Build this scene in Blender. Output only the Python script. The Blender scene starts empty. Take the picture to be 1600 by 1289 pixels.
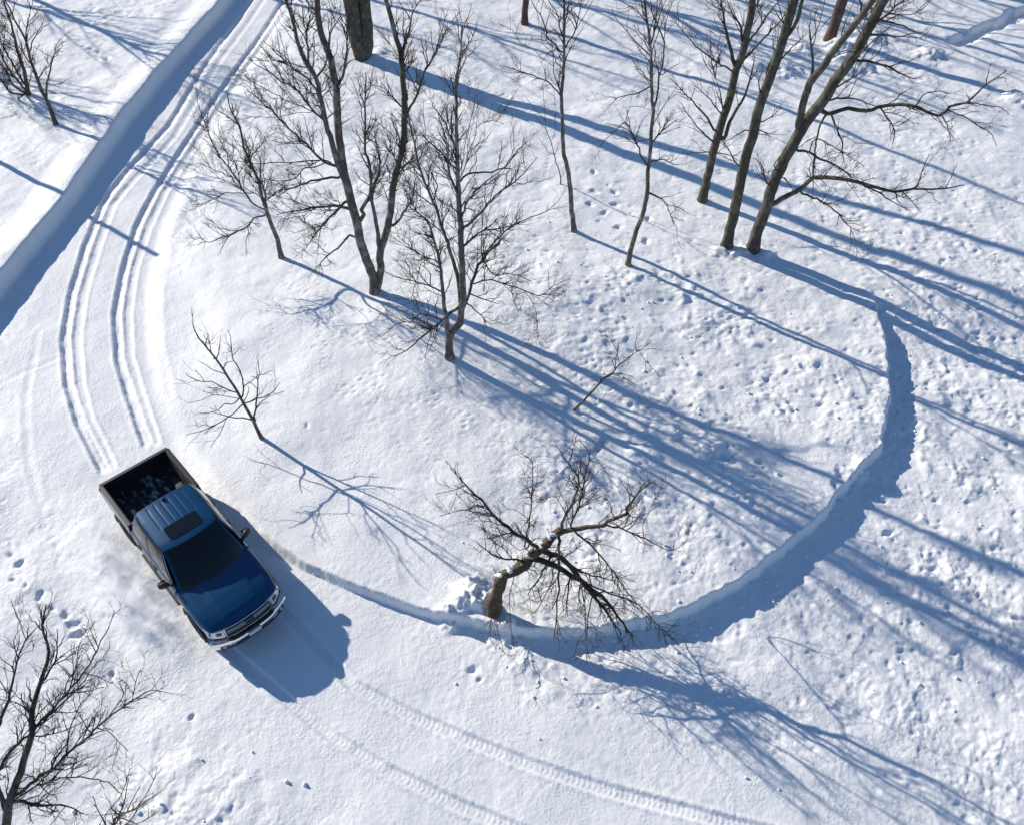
import bpy, bmesh, math, random
import numpy as np
from mathutils import Vector, Matrix

sc = bpy.context.scene
# ------------------------------------------------------------------ camera
cam_data = bpy.data.cameras.new('camera')
cam = bpy.data.objects.new('camera', cam_data)
sc.collection.objects.link(cam)
cam.location = (0, 0, 19.862)
cam.rotation_euler = (math.radians(90 - 48.08), 0, 0)
cam_data.sensor_fit = 'HORIZONTAL'
cam_data.sensor_width = 36.0
cam_data.lens = 36.0 * 1400 / 1600
cam_data.clip_start = 0.1
cam_data.clip_end = 3000
sc.camera = cam
sc.render.resolution_x = 1024
sc.render.resolution_y = 824

# ------------------------------------------------------------------ sky and sun
SHADOW_AZ = -34.5            # direction in which shadows fall, degrees from +x
SUN_EL = 24.5
world = bpy.data.worlds.new('World')
sc.world = world
world.use_nodes = True
wn = world.node_tree
wn.nodes.clear()
sky = wn.nodes.new('ShaderNodeTexSky')
sky.sky_type = 'NISHITA'
sky.sun_disc = False
sky.sun_elevation = math.radians(SUN_EL)
sun_az = math.radians(SHADOW_AZ + 180)
sky.sun_rotation = math.pi / 2 - sun_az       # Nishita rotates clockwise from +y
sky.altitude = 300
sky.air_density = 1.0
sky.dust_density = 0.0
sky.ozone_density = 5.0
bg = wn.nodes.new('ShaderNodeBackground')
bg.inputs['Strength'].default_value = 0.108
wo = wn.nodes.new('ShaderNodeOutputWorld')
wn.links.new(sky.outputs[0], bg.inputs[0])
wn.links.new(bg.outputs[0], wo.inputs[0])
sun_data = bpy.data.lights.new('sun', 'SUN')
sun_data.energy = 5.0
sun_data.angle = math.radians(0.5)
sun_data.color = (1.0, 0.917, 0.785)
sun = bpy.data.objects.new('sun', sun_data)
sc.collection.objects.link(sun)
sd_ = Vector((math.cos(sun_az) * math.cos(math.radians(SUN_EL)), math.sin(sun_az) * math.cos(math.radians(SUN_EL)), math.sin(math.radians(SUN_EL))))
sun.rotation_euler = sd_.to_track_quat('Z', 'Y').to_euler()
sun.location = sd_ * 80
sc.view_settings.view_transform = 'Standard'
sc.view_settings.look = 'None'
sc.view_settings.exposure = 0.17
sc.view_settings.gamma = 1.0
sc.view_settings.use_curve_mapping = False
sc.cycles.max_bounces = 6
sc.cycles.diffuse_bounces = 3
sc.cycles.volume_bounces = 6
sc.cycles.max_bounces = 8
sc.cycles.use_denoising = True

# ------------------------------------------------------------------ data (world metres)
ISLAND = [(-7.95, 14.48), (-6.68, 13.3), (-5.38, 12.46), (-3.83, 11.69), (-1.87, 11.0), (-0.31, 10.6), (0.77, 10.48), (2.31, 10.5), (3.89, 10.87), (5.77, 11.89), (7.91, 13.54), (9.56, 15.36), (10.61, 16.4), (11.45, 18.66), (11.94, 20.92), (12.02, 23.27), (24.0, 27.0), (40.0, 60.0), (20.0, 90.0), (-10.0, 75.0), (-11.11, 44.68), (-11.94, 37.04), (-12.46, 31.43), (-12.59, 27.18), (-12.27, 23.9), (-11.54, 21.03), (-10.42, 18.24), (-9.21, 16.14)]
BANK = [(-28.79, -21.24), (-18.56, 17.43), (-17.7, 20.68), (-17.2, 23.57), (-16.97, 25.13), (-16.58, 27.67), (-16.3, 30.99), (-15.98, 34.44), (-15.34, 38.96), (-14.5, 43.86), (-13.07, 54.63), (-5.17, 114.11)]
TRACKS = [[(-12.92, 49.1), (-13.91, 39.89), (-14.35, 33.77), (-15.06, 30.91), (-15.41, 28.75), (-15.21, 25.81), (-14.88, 23.2), (-14.38, 21.0), (-13.6, 19.01), (-12.74, 17.44), (-11.41, 15.53)], [(-12.24, 49.1), (-13.4, 39.58), (-13.9, 33.02), (-14.62, 30.24), (-15.02, 28.34), (-14.77, 25.63), (-14.49, 23.2), (-13.99, 21.0), (-13.25, 19.01), (-12.46, 17.44), (-11.21, 15.64)], [(-11.21, 49.08), (-12.17, 40.83), (-12.94, 35.58), (-13.39, 31.83), (-13.64, 29.38), (-13.7, 26.94), (-13.48, 24.55), (-13.08, 22.23), (-12.38, 20.12), (-11.55, 18.47), (-10.46, 16.46)], [(-10.61, 48.67), (-11.8, 40.48), (-12.55, 35.31), (-13.02, 31.6), (-13.27, 29.17), (-13.29, 26.75), (-13.14, 24.55), (-12.72, 22.23), (-12.06, 20.12), (-11.24, 18.47), (-10.2, 16.46)], [(-7.36, 10.67), (-6.31, 9.75), (-5.18, 8.88), (-4.03, 8.05), (-2.81, 7.34), (-1.37, 6.66), (0.0, 6.11), (1.32, 5.57)], [(-5.91, 11.38), (-4.8, 10.33), (-3.74, 9.27), (-2.34, 8.57), (-0.86, 7.91), (0.42, 7.41), (1.8, 6.95), (3.15, 6.59), (4.73, 6.18), (6.4, 5.77)]]
FAINT = [[(-7.82, 10.67), (-6.51, 9.59), (-5.43, 8.65), (-4.29, 7.83), (-3.07, 7.13), (-1.64, 6.46), (-0.53, 5.88)], [(-5.53, 11.47), (-4.35, 10.42), (-3.33, 9.59), (-2.08, 8.96), (-0.58, 8.35), (0.86, 7.76), (2.24, 7.27), (3.59, 6.79)], [(-15.33, 21.3), (-14.72, 18.47), (-13.73, 15.99), (-12.51, 13.79)], [(-15.7, 19.01), (-15.12, 19.56), (-14.31, 20.12)], [(-12.16, 25.42), (-11.85, 23.03), (-11.17, 20.57), (-10.26, 18.39)]]
TRENCH = [(20.59, 40.91), (21.27, 41.59), (22.49, 42.45), (23.8, 43.47), (25.59, 44.83), (29.14, 47.11)]
PRINTS = [(-19.98, 40.6, 0.1), (-19.57, 40.33, 0.14), (-19.13, 39.99, 0.15), (-18.5, 39.31, 0.2), (-20.33, 41.11, 0.08), (3.15, 29.83, 0.16), (2.87, 27.76, 0.2), (3.11, 28.53, 0.22), (3.83, 28.54, 0.16), (3.82, 27.79, 0.18), (3.38, 27.28, 0.16), (3.79, 26.29, 0.17), (4.93, 26.86, 0.17), (4.72, 25.45, 0.17), (4.34, 27.23, 0.1), (3.62, 28.97, 0.12), (3.11, 26.66, 0.1), (-7.31, 8.5, 0.1), (-9.5, 9.59, 0.12), (-13.11, 12.88, 0.12), (-12.79, 12.59, 0.13), (-12.74, 12.11, 0.1), (-12.35, 11.93, 0.1), (-11.91, 11.69, 0.12), (-11.48, 11.29, 0.1), (-11.1, 11.11, 0.15), (-10.82, 10.85, 0.2), (-10.65, 10.59, 0.18), (-5.89, 16.92, 0.1), (9.13, 15.17, 0.25), (8.91, 14.83, 0.2), (6.86, 15.64, 0.15), (10.06, 13.61, 0.15), (8.99, 19.37, 0.18), (5.9, 15.78, 0.25), (-11.89, 11.56, 0.09), (-0.91, 9.65, 0.14), (-0.78, 9.4, 0.09), (1.94, 17.3, 0.1)]
MOUNDS = [(-1.03, 11.52, 0.45, 0.28), (-1.33, 11.17, 0.3, 0.2), (-1.57, 10.92, 0.3, 0.16), (-0.76, 11.34, 0.3, 0.3), (-0.16, 10.58, 0.25, 0.22), (9.78, 15.57, 0.3, 0.14), (12.32, 38.19, 0.7, 0.25), (13.45, 40.06, 0.6, 0.3), (15.39, 38.93, 0.9, 0.3), (15.18, 40.46, 0.6, 0.35), (16.96, 41.51, 1.0, 0.25), (8.02, 24.98, 0.4, 0.15), (8.78, 24.83, 0.35, 0.18), (7.23, 24.95, 0.4, 0.15), (21.94, 36.09, 0.6, 0.35), (5.59, 16.12, 0.5, 0.18), (19.25, 40.03, 0.6, 0.3), (10.92, 38.42, 0.5, 0.2), (-6.27, 39.39, 0.6, 0.15), (-20.06, 34.93, 0.5, 0.15)]
LUMPY = [(5.19, 21.97, 4, 1), (6.91, 19.71, 3.5, 1), (4.5, 16.09, 3.5, 1), (2.74, 14.32, 2.5, 0.9), (8.57, 18.15, 3, 1), (5.95, 13.94, 2.5, 0.8), (3.92, 19.55, 3, 0.9), (1.61, 11.96, 1.6, 0.6), (4.06, 12.34, 2, 0.6), (13.0, 16.6, 4, 0.9), (14.18, 21.43, 4, 0.8), (10.42, 11.35, 3, 0.8), (12.74, 13.29, 3, 0.9), (-6.93, 6.93, 1.4, 1), (-7.76, 6.39, 1.2, 1), (-5.72, 6.39, 0.9, 0.7), (7.0, 10.44, 3, 0.5), (1.49, 9.11, 1.6, 0.8), (0.45, 9.59, 1.2, 0.8), (13.96, 26.85, 5, 0.7), (0.0, 25.06, 2.5, 0.7), (1.04, 22.55, 2, 0.8), (-3.58, 28.47, 3, 0.6), (-10.66, 36.97, 3, 0.7), (-20.71, 35.22, 1.2, 0.8), (-19.84, 44.08, 2, 0.8), (16.31, 40.2, 4, 0.7), (-1.67, 36.76, 3, 0.4), (5.63, 7.35, 2, 0.4), (10.13, 8.09, 3, 0.5)]
PITTED = [(-5.68, 21.14, 2.5, 1), (-3.53, 19.86, 2.2, 1), (-1.87, 17.82, 2.2, 1), (-4.18, 18.39, 1.8, 1), (0.36, 16.45, 1.6, 0.8), (-6.76, 22.81, 1.5, 0.8), (-0.83, 22.43, 2, 0.9), (0.97, 19.34, 2, 0.8), (-0.46, 26.72, 2.5, 0.8), (-5.84, 8.5, 1, 0.6), (-3.44, 7.91, 1.2, 0.5)]
TRUCK_P = (-10.04, 14.79)
TRUCK_H = math.radians(-48.07)
TREES = {
'young_tree_A': ((-18.76, 33.44), [
 (0.085,0.012,[(0,0,0),(0.03,0,0.62),(0.03,0,1.15),(-0.03,0,1.49),(0.01,0,1.95),(0.03,0,2.49),(0.1,0,3.01),(0.19,0,3.56),(0.11,0,4.06),(0.07,0,4.51),(0.08,0,4.85),(0,0,5.14),(-0,0,5.39)]),
 (0.044,0.007,[(0.03,0,1.14),(0.05,0,1.15),(0.24,0.05,1.67),(0.61,0.12,2.3),(1.05,0.21,3.07),(1.44,0.27,3.55)]),
 (0.026,0.007,[(0.19,0,3.56),(0.64,-0.09,4.37),(1.12,-0.18,5.07),(1.38,-0.22,5.45)]),
 (0.028,0.007,[(0.03,0,2.49),(-0,-0.19,3.06),(-0.03,-0.31,3.44),(-0.43,-0.58,3.96)]),
 (0.03,0.007,[(0.1,0,3.01),(0.47,-0.02,3.53),(1.02,-0.05,4.12)]),
 (0.009,0.007,[(1.05,0.21,3.07),(1.38,0.37,3.27),(1.84,0.6,3.47)]),
 (0.018,0.007,[(0.29,0.06,1.75),(0.68,0.2,1.66),(1.18,0.35,1.85)]),
]),
'clump_A': ((-20.94, 36.17), [
 (0.085,0.012,[(0,0,0),(0.23,0,1.04),(0.31,0,1.87),(0.43,0,2.5),(0.53,0,3.08),(0.57,0,3.53),(0.61,0,4.04),(0.63,0,4.35)]),
 (0.05,0.012,[(0.02,0,0.1),(-0.01,0,0.09),(-0.25,-0.1,0.91),(-0.33,-0.15,1.38),(-0.29,-0.21,2.02),(-0.24,-0.28,2.64)]),
 (0.05,0.012,[(-0.01,0,0.09),(-0.05,0,0.05),(-0.34,-0.1,0.28),(-0.41,-0.19,0.65),(-0.35,-0.3,1.2),(-0.4,-0.4,1.59),(-0.42,-0.54,2.17)]),
 (0.05,0.012,[(-0.06,-0.01,0.06),(-0.1,-0.01,0),(-0.41,-0.15,0.08),(-0.6,-0.27,0.24),(-0.62,-0.39,0.58),(-0.59,-0.55,1.01),(-0.58,-0.77,1.61)]),
 (0.05,0.012,[(0.05,0,0.22),(0.09,0,0.23),(-0.13,0.12,0.89),(-0.26,0.21,1.38),(-0.34,0.29,1.85),(-0.42,0.35,2.21),(-0.56,0.43,2.63)]),
 (0.024,0.007,[(0.42,0,2.42),(0.25,-0.1,3),(0.13,-0.17,3.4)]),
 (0.029,0.007,[(0.02,0,0.09),(0.32,0.02,0.67),(0.62,0.04,1.11)]),
 (0.022,0.007,[(0.36,0,2.1),(0.28,0,2.08),(0.12,-0.18,2.42),(-0.1,-0.34,2.62)]),
]),
'tree_B': ((-7.91, 24.49), [
 (0.085,0.012,[(0,0,-0),(0.01,0,0.77),(-0.07,0,1.29),(-0.12,0,1.8),(-0.13,0,2.17),(-0.17,0,2.6),(-0.14,0,2.96),(-0.21,0,3.48),(-0.3,0,3.88),(-0.33,0,4.27),(-0.32,0,4.97),(-0.46,0,5.5),(-0.44,0,6)]),
 (0.032,0.007,[(-0.13,0,1.93),(-0.15,0,1.93),(-0.41,-0.08,2.23),(-0.63,-0.18,2.66),(-0.67,-0.26,3.1),(-0.76,-0.36,3.6),(-0.99,-0.5,4.25),(-1.06,-0.61,4.81),(-1.04,-0.74,5.46),(-1.05,-0.87,6.09),(-0.93,-0.98,6.64)]),
 (0.033,0.007,[(-0.12,0,1.8),(-0.27,-0,1.74),(-0.56,-0.15,1.72),(-0.72,-0.54,1.69),(-1.11,-0.85,1.64),(-1.5,-0.99,1.59),(-1.83,-1.17,1.54),(-2.25,-0.86,1.49)]),
 (0.014,0.007,[(-0.64,-0.19,2.7),(-1.14,-0.33,2.83),(-1.51,-0.43,2.69),(-1.97,-0.55,2.56),(-2.2,-0.61,2.58)]),
 (0.013,0.007,[(-0.7,-0.29,3.27),(-1.06,-0.49,3.66),(-1.34,-0.65,3.96),(-1.62,-0.8,4.22)]),
 (0.039,0.007,[(-0.13,0,2.13),(-0.19,0,2.11),(-0.04,-0.02,2.56),(-0.05,-0.04,2.99),(-0.17,-0.07,3.35),(-0.36,-0.1,3.83)]),
 (0.016,0.007,[(-0.67,-0.26,3.1),(-0.61,-0.36,3.83),(-0.75,-0.44,4.38),(-0.92,-0.57,5.15)]),
 (0.021,0.007,[(-0.3,0,3.88),(0.17,0.15,4.23),(0.31,0.23,4.51)]),
 (0.014,0.007,[(-0.65,-0.22,2.87),(-1.19,-0.03,3.09),(-1.56,0.09,3.14)]),
 (0.018,0.007,[(-0.13,-0.01,2.31),(-0.07,-0.01,2.3),(0.3,-0.1,2.67),(0.66,-0.18,2.9)]),
]),
'tree_C': ((-4.46, 22.43), [
 (0.145,0.012,[(0,0,-0),(0.01,0,0.62),(-0.11,0,1.27),(-0.21,0,2.04),(-0.25,0,2.87),(-0.3,0,3.41),(-0.34,0,3.93),(-0.39,0,4.68),(-0.36,0,5.75),(-0.29,0,6.47),(-0.25,0,6.96),(-0.24,0,7.43),(-0.28,0,8.02),(-0.37,0,8.4),(-0.41,0,8.78),(-0.38,0,9.23),(-0.34,0,9.55),(-0.32,0,9.84),(-0.34,0.14,11.33)]),
 (0.087,0.012,[(-0.36,0,4.19),(-0.39,0,4.18),(-0.48,-0.05,4.63),(-0.54,-0.11,5.15),(-0.6,-0.19,5.93),(-0.62,-0.25,6.4),(-0.62,-0.31,6.88),(-0.64,-0.39,7.57),(-0.76,-0.44,7.92),(-0.87,-0.49,8.26),(-0.93,-0.56,8.73),(-0.91,-0.61,9.15),(-0.97,-0.69,9.67),(-1,-0.73,9.95),(-0.95,-1.02,11.42)]),
 (0.122,0.012,[(0,0,0.09),(0.07,0,0.1),(0.17,0.04,0.43),(0.26,0.09,0.8),(0.3,0.16,1.44),(0.49,0.23,1.96),(0.7,0.32,2.64),(0.87,0.43,3.42),(0.97,0.5,3.93),(1.16,0.59,4.5),(1.23,0.62,4.72),(1.38,0.72,5.32),(1.43,0.82,6.01),(1.46,0.88,6.34),(1.44,0.99,6.99),(1.45,1.07,7.49),(1.35,1.14,7.86),(1.26,1.23,8.31),(1.17,1.32,8.81),(1.13,1.36,9.03),(0.98,1.43,10.53)]),
 (0.034,0.007,[(-0.61,-0.22,6.15),(-0.56,-0.22,6.17),(-0.94,-0.02,6.41),(-1.18,0.14,6.68),(-1.42,0.3,6.94),(-1.78,0.44,7),(-2.07,0.59,7.2),(-2.46,0.76,7.34),(-2.73,0.93,7.6)]),
 (0.015,0.007,[(-0.93,-0.03,6.4),(-0.95,-0.03,6.38),(-1.23,-0.1,6.6),(-1.54,-0.17,6.77),(-1.85,-0.25,7.06),(-2.24,-0.35,7.38),(-2.47,-0.43,7.69)]),
 (0.009,0.007,[(-0.99,-0.04,6.42),(-1.01,-0.04,6.39),(-1.34,-0.28,6.51),(-1.76,-0.59,6.58),(-2.25,-0.97,6.78),(-2.51,-1.19,6.97)]),
 (0.041,0.007,[(-0.5,-0.06,4.73),(-0.54,-0.06,4.71),(-0.96,0.16,4.72),(-1.39,0.48,4.99),(-1.46,0.53,5.05),(-1.88,0.83,5.29),(-2.29,1.16,5.6),(-2.64,1.4,5.79),(-2.92,1.6,5.95),(-3.21,1.78,6.07)]),
 (0.02,0.007,[(-0.62,-0.02,4.73),(-0.91,-0.17,4.99),(-1.64,-0.5,5.13),(-2.1,-0.71,5.25),(-2.58,-0.94,5.37),(-3.05,-1.18,5.63)]),
 (0.019,0.007,[(-0.92,0.14,4.71),(-1.22,0.22,4.53),(-1.62,0.34,4.38),(-2.01,0.46,3.96),(-2.62,0.63,3.78),(-3.13,0.78,3.79)]),
 (0.042,0.007,[(-0.44,-0.02,4.4),(-0.6,-0.02,4.32),(-0.78,-0.03,4.33),(-1.19,-0.15,4.34),(-1.57,-0.47,4.37),(-1.91,-0.75,4.39),(-2.17,-1.21,4.42)]),
 (0.05,0.007,[(-0.28,0,3.26),(-0.39,0,3.23),(-0.8,-0.09,3.38),(-1.3,-0.19,3.43),(-1.77,-0.28,3.39),(-2.52,-0.43,3.32)]),
 (0.045,0.007,[(-0.3,0,3.53),(-0.43,0,3.5),(-0.71,-0.61,3.54),(-0.92,-1.16,3.58),(-1.13,-2.03,3.67),(-1.26,-2.67,3.74)]),
 (0.04,0.007,[(-0.21,0,2.11),(-0.28,-0,2.09),(-0.56,0.16,2.11),(-0.85,-0.52,2.16),(-1.17,-1.11,2.22),(-1.25,-1.66,2.27)]),
 (0.072,0.012,[(-0.25,0,2.79),(-0.11,0,2.83),(0,0.03,2.99),(-0.06,0.05,3.15),(0.25,0.12,3.59),(0.55,0.22,4.28),(0.63,0.28,4.66),(0.6,0.34,5.07),(0.56,0.39,5.43)]),
 (0.067,0.012,[(0.37,0.19,1.63),(0.29,0.19,1.66),(0.32,0.12,2.42),(0.31,0.04,3.29),(0.31,-0.01,3.85),(0.39,-0.08,4.48),(0.38,-0.14,5.09),(0.32,-0.15,5.16),(0.47,-0.27,6.27),(0.57,-0.36,7.02),(0.68,-0.44,7.73)]),
 (0.031,0.007,[(1.45,1.07,7.49),(1.48,1.07,7.49),(1.72,1.18,8.07),(1.84,1.27,8.51),(2.16,1.37,8.97)]),
 (0.042,0.007,[(1.42,0.8,5.87),(1.49,0.8,5.87),(1.78,0.75,6.41),(2.15,0.66,7.3),(2.44,0.6,7.76),(2.8,0.51,8.54)]),
 (0.049,0.007,[(0.64,0.3,2.43),(0.8,0.3,2.38),(1.32,0.25,3.15),(1.51,0.22,3.56),(1.58,0.19,4.01)]),
 (0.043,0.007,[(-0.24,0,7.15),(-0.18,0,7.16),(0.05,0.09,7.59),(0.2,0.24,8.35),(0.21,0.36,8.92)]),
 (0.036,0.007,[(-0.28,0,8.02),(-0.18,0.05,8.51),(0.12,0.09,8.95)]),
 (0.032,0.007,[(-0.76,-0.44,7.92),(-0.69,-0.49,8.45),(-0.67,-0.54,9.02),(-0.62,-0.6,9.64)]),
 (0.035,0.007,[(-0.64,-0.39,7.57),(-0.3,-0.34,8),(-0.34,-0.3,8.36)]),
 (0.028,0.007,[(0.97,0.5,3.93),(1.41,0.26,4.59),(1.67,0.11,5.01)]),
 (0.03,0.007,[(1.43,0.82,6.01),(1.05,1.13,6.2),(0.78,1.43,6.48)]),
 (0.031,0.007,[(-0.62,-0.31,6.88),(-0.77,-0.65,7.67),(-1.08,-0.92,8.1),(-1.29,-1.2,8.61),(-1.5,-1.47,9.07)]),
 (0.026,0.007,[(1.1,0.56,4.33),(1.14,0.56,4.31),(1,0.32,4.88),(0.79,0.07,5.35)]),
]),
'tree_D': ((-1.89, 19.3), [
 (0.115,0.012,[(0,0,0),(0.01,0,0.51),(0.11,0,1.03),(0.37,0,1.43),(0.43,0,1.92),(0.51,0,2.5),(0.53,0,3.41),(0.53,0,4.28),(0.55,0,4.64),(0.53,0,5.32),(0.54,0,5.9),(0.54,0,6.53),(0.55,0,7.07),(0.56,0,7.71),(0.58,0,8.33),(0.61,0,8.77),(0.69,0,9.21),(0.75,0,9.54),(0.8,-0.02,10.14)]),
 (0.067,0.012,[(0.04,0,0.77),(-0.01,-0.04,1.16),(0.01,-0.08,1.6),(-0.03,-0.14,2.14),(-0.02,-0.2,2.76),(-0.04,-0.27,3.41),(-0.03,-0.31,3.75),(-0.08,-0.36,4.22),(-0.16,-0.43,4.77),(-0.19,-0.47,5.06),(-0.25,-0.51,5.39),(-0.42,-0.55,5.6),(-0.66,-0.6,5.86)]),
 (0.059,0.012,[(0.47,0,2.21),(0.44,0,2.21),(0.4,0.09,2.88),(0.28,0.19,3.56),(0.13,0.29,4.14),(0.18,0.31,3.97),(0.01,0.39,4.47),(-0.09,0.48,4.98),(-0.2,0.52,5.25),(-0.31,0.58,5.58),(-0.44,0.65,5.97),(-0.55,0.76,6.59),(-0.61,0.85,7.05),(-0.65,0.91,7.38),(-0.68,0.99,7.78)]),
 (0.048,0.007,[(0.44,0,2.03),(0.51,0,2.02),(0.66,0.18,2.35),(0.77,0.33,2.64),(0.89,0.49,2.93),(1.07,0.67,3.23),(1.54,0.97,3.58),(1.08,1.22,2.98),(1.67,1.6,3.45),(1.87,1.72,3.57),(2.18,1.87,3.63),(2.56,2.05,3.7),(2.87,2.2,3.72),(3.25,2.42,3.97)]),
 (0.022,0.007,[(0.77,0.33,2.63),(0.81,0.33,2.62),(1.18,0.26,2.83),(1.46,0.21,2.83),(1.82,0.14,2.72),(2.18,0.08,2.62),(2.47,0.02,2.52),(2.72,-0.02,2.49),(2.99,-0.09,2.85),(3.5,-0.19,3.25)]),
 (0.019,0.007,[(1.09,0.68,3.25),(1.1,0.68,3.23),(1.36,0.04,3.2),(1.75,0.07,3.17),(2.11,0.05,3.15),(2.46,-0.23,3.11)]),
 (0.023,0.007,[(0.67,0.19,2.38),(0.77,0.19,2.33),(1.17,0.1,2.22),(1.53,0.02,2.14)]),
 (0.024,0.007,[(0.57,0.07,2.15),(0.65,0.07,2.1),(1.11,-0.63,2.15),(1.19,-1.02,2.17)]),
 (0.048,0.007,[(0.44,0,2.01),(0.36,0,2.02),(0.05,-0.36,2.01),(-0.25,-0.77,1.99),(-0.59,-1.16,1.96),(-0.98,-1.63,1.92),(-1.38,-1.89,1.89)]),
 (0.02,0.007,[(-0.04,-0.48,2),(-0.02,-0.48,1.97),(-0.35,-0.69,2.3),(-0.63,-0.87,2.55),(-0.88,-1.05,2.43),(-1.2,-1.24,2.56),(-1.64,-1.58,2.36)]),
 (0.024,0.007,[(-0.03,-0.21,2.82),(-0.09,-0.21,2.81),(-0.44,-0.12,2.93),(-0.76,-0.05,3),(-1.12,0.03,3.03),(-1.65,0.15,3.2)]),
 (0.018,0.007,[(-0.05,-0.33,3.96),(-0.12,-0.33,3.94),(-0.45,-0.6,4.36),(-0.64,-0.77,4.66),(-0.97,-1.14,5.39)]),
 (0.009,0.007,[(-0.45,-0.6,4.36),(-0.49,-1.35,4.38),(-0.58,-1.98,4.4),(-0.59,-2.59,4.43)]),
 (0.017,0.007,[(-0.25,-0.77,1.99),(-0.75,-0.59,1.73),(-1.13,-0.46,1.65)]),
 (0.029,0.007,[(0.54,0,6.21),(0.58,0,6.22),(0.79,0.11,6.35),(1.18,0.28,6.28),(1.54,0.43,6.25),(1.87,0.6,6.42),(2.02,0.72,6.62),(2.24,0.84,6.79)]),
 (0.036,0.007,[(0.54,0,4.82),(0.65,0,4.83),(1.14,-0.13,5.42),(1.3,-0.19,5.67),(1.54,-0.26,6.01),(1.99,-0.39,6.48),(2.17,-0.45,6.72),(2.5,-0.57,7.26)]),
 (0.034,0.007,[(0.53,0,5.16),(0.6,0,5.17),(0.75,-0.17,5.7),(1.04,-0.39,6.24),(1.41,-0.62,6.73),(1.7,-0.81,7.12)]),
 (0.014,0.007,[(0.6,0.01,6.23),(0.58,0.01,6.25),(0.73,0.25,6.51),(0.92,0.55,6.83),(1.15,0.72,6.86),(1.33,0.89,6.99)]),
 (0.027,0.007,[(0.54,0,6.53),(0.34,-0.06,6.77),(0.14,-0.15,7.19),(-0.13,-0.22,7.46),(-0.27,-0.29,7.79)]),
 (0.009,0.007,[(0.61,0.05,6.29),(0.69,0.11,6.8),(0.77,0.18,7.29),(0.96,0.27,7.93),(1.03,0.32,8.33)]),
 (0.039,0.007,[(0.53,0,4.16),(0.62,0,4.17),(0.85,0.06,4.44),(1.24,0.14,4.61),(1.68,0.23,4.63),(1.87,0.27,4.64)]),
 (0.018,0.007,[(-0.15,0.5,5.12),(-0.44,0.67,5.22),(-0.72,0.87,5.39),(-1,1.12,5.7)]),
 (0.038,0.007,[(0.54,0,5.83),(0.5,0,5.83),(0.34,-0.11,6.6),(0.32,-0.22,7.36),(0.24,-0.3,7.89),(0.17,-0.37,8.35)]),
 (0.022,0.007,[(-0.2,0.52,5.25),(-0.06,0.58,5.66),(-0.21,0.64,6.12)]),
 (0.025,0.007,[(0.55,0,7.07),(0.36,0.3,7.38),(0.19,0.56,7.64),(-0.05,0.78,7.8)]),
 (0.02,0.007,[(-0.31,0.58,5.58),(-0.22,0.67,6.1),(-0.01,0.73,6.47)]),
 (0.009,0.007,[(2.18,0.08,2.62),(2.39,-0.23,2.6),(2.56,-0.89,2.57),(2.58,-1.85,2.51)]),
 (0.009,0.007,[(1.86,0.14,2.71),(1.93,-0.39,2.65),(2.07,-0.83,2.57)]),
 (0.009,0.007,[(0.81,0.38,6.64),(0.77,0.38,6.66),(0.95,0.54,7.07),(1.02,0.65,7.33),(1.4,0.79,7.41),(1.69,0.9,7.25)]),
]),
'tree_E': ((-6.76, 39.08), [
 (0.33,0.099,[(0,0,0),(-0.15,0,0.56),(-0.2,0,1.21),(-0.21,0,2.06),(-0.22,0,2.58),(-0.22,0,3.19),(-0.2,0,4.08),(-0.12,0,5.02),(-0.17,-0.08,6.32),(-0.22,-0.09,7.62),(-0.33,-0.18,8.91),(-0.48,-0.11,10.2),(-0.66,0.12,11.47),(-0.94,0.45,12.69),(-1.23,0.72,13.93),(-1.57,0.85,15.18),(-1.71,0.86,16.47),(-1.91,1,17.75)]),
 (0.28,0.084,[(-0.01,0,0.02),(0.09,0,0.06),(0.24,0.03,0.43),(0.33,0.11,1.22),(0.3,0.18,1.98),(0.31,0.23,2.48),(0.35,0.28,3.07),(0.5,0.37,3.93),(0.76,0.48,4.94),(0.96,0.63,6.22),(1.03,0.88,7.49),(1.12,1.17,8.75),(1.18,1.49,10.01),(1.34,1.85,11.25),(1.58,2.01,12.52),(1.68,2.15,13.81),(1.83,2.18,15.1),(2.04,2.25,16.38),(2.07,2.31,17.68)]),
 (0.253,0.012,[(-0.21,0,2.89),(-0.51,-0.04,3.6),(-0.67,-0.08,4.59)]),
 (0.043,0.007,[(0.34,0.27,2.88),(0.9,0.23,3.74),(1.18,0.2,4.48)]),
]),
'tree_F': ((2.2, 26.02), [
 (0.085,0.012,[(0,0,-0),(-0.09,0,0.63),(-0.19,0,1.53),(-0.32,0,2.39),(-0.51,0,3.21),(-0.57,0,4),(-0.62,0,4.72),(-0.66,0,5.21),(-0.62,0,5.76),(-0.64,0,6.66),(-0.66,0,7.38),(-0.7,0,8.07),(-0.69,0,8.47),(-0.74,0,8.93),(-0.62,-0.01,10.12)]),
 (0.026,0.007,[(-0.65,0,5.17),(-0.71,0,5.17),(-1.02,-0.14,5.6),(-1.4,-0.27,5.88),(-1.87,-0.43,6.13),(-2.58,-0.67,6.48)]),
 (0.016,0.007,[(-0.75,-0.02,5.22),(-0.71,-0.02,5.26),(-0.92,0.04,5.89),(-0.95,0.08,6.36),(-1.02,0.13,6.82),(-1.17,0.16,7.09)]),
 (0.009,0.007,[(-0.93,0.06,6.07),(-0.96,0.06,6.07),(-1.3,-0.1,6.41),(-1.52,-0.23,6.7),(-1.99,-0.44,7.09),(-2.19,-0.6,7.48),(-2.57,-0.78,7.77)]),
 (0.026,0.007,[(-0.64,0,6.54),(-0.73,0,6.55),(-0.96,-0.05,6.86),(-1.18,-0.09,7.06),(-1.26,-0.14,7.48),(-1.48,-0.2,7.88),(-1.65,-0.25,8.18),(-1.76,-0.29,8.46)]),
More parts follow.
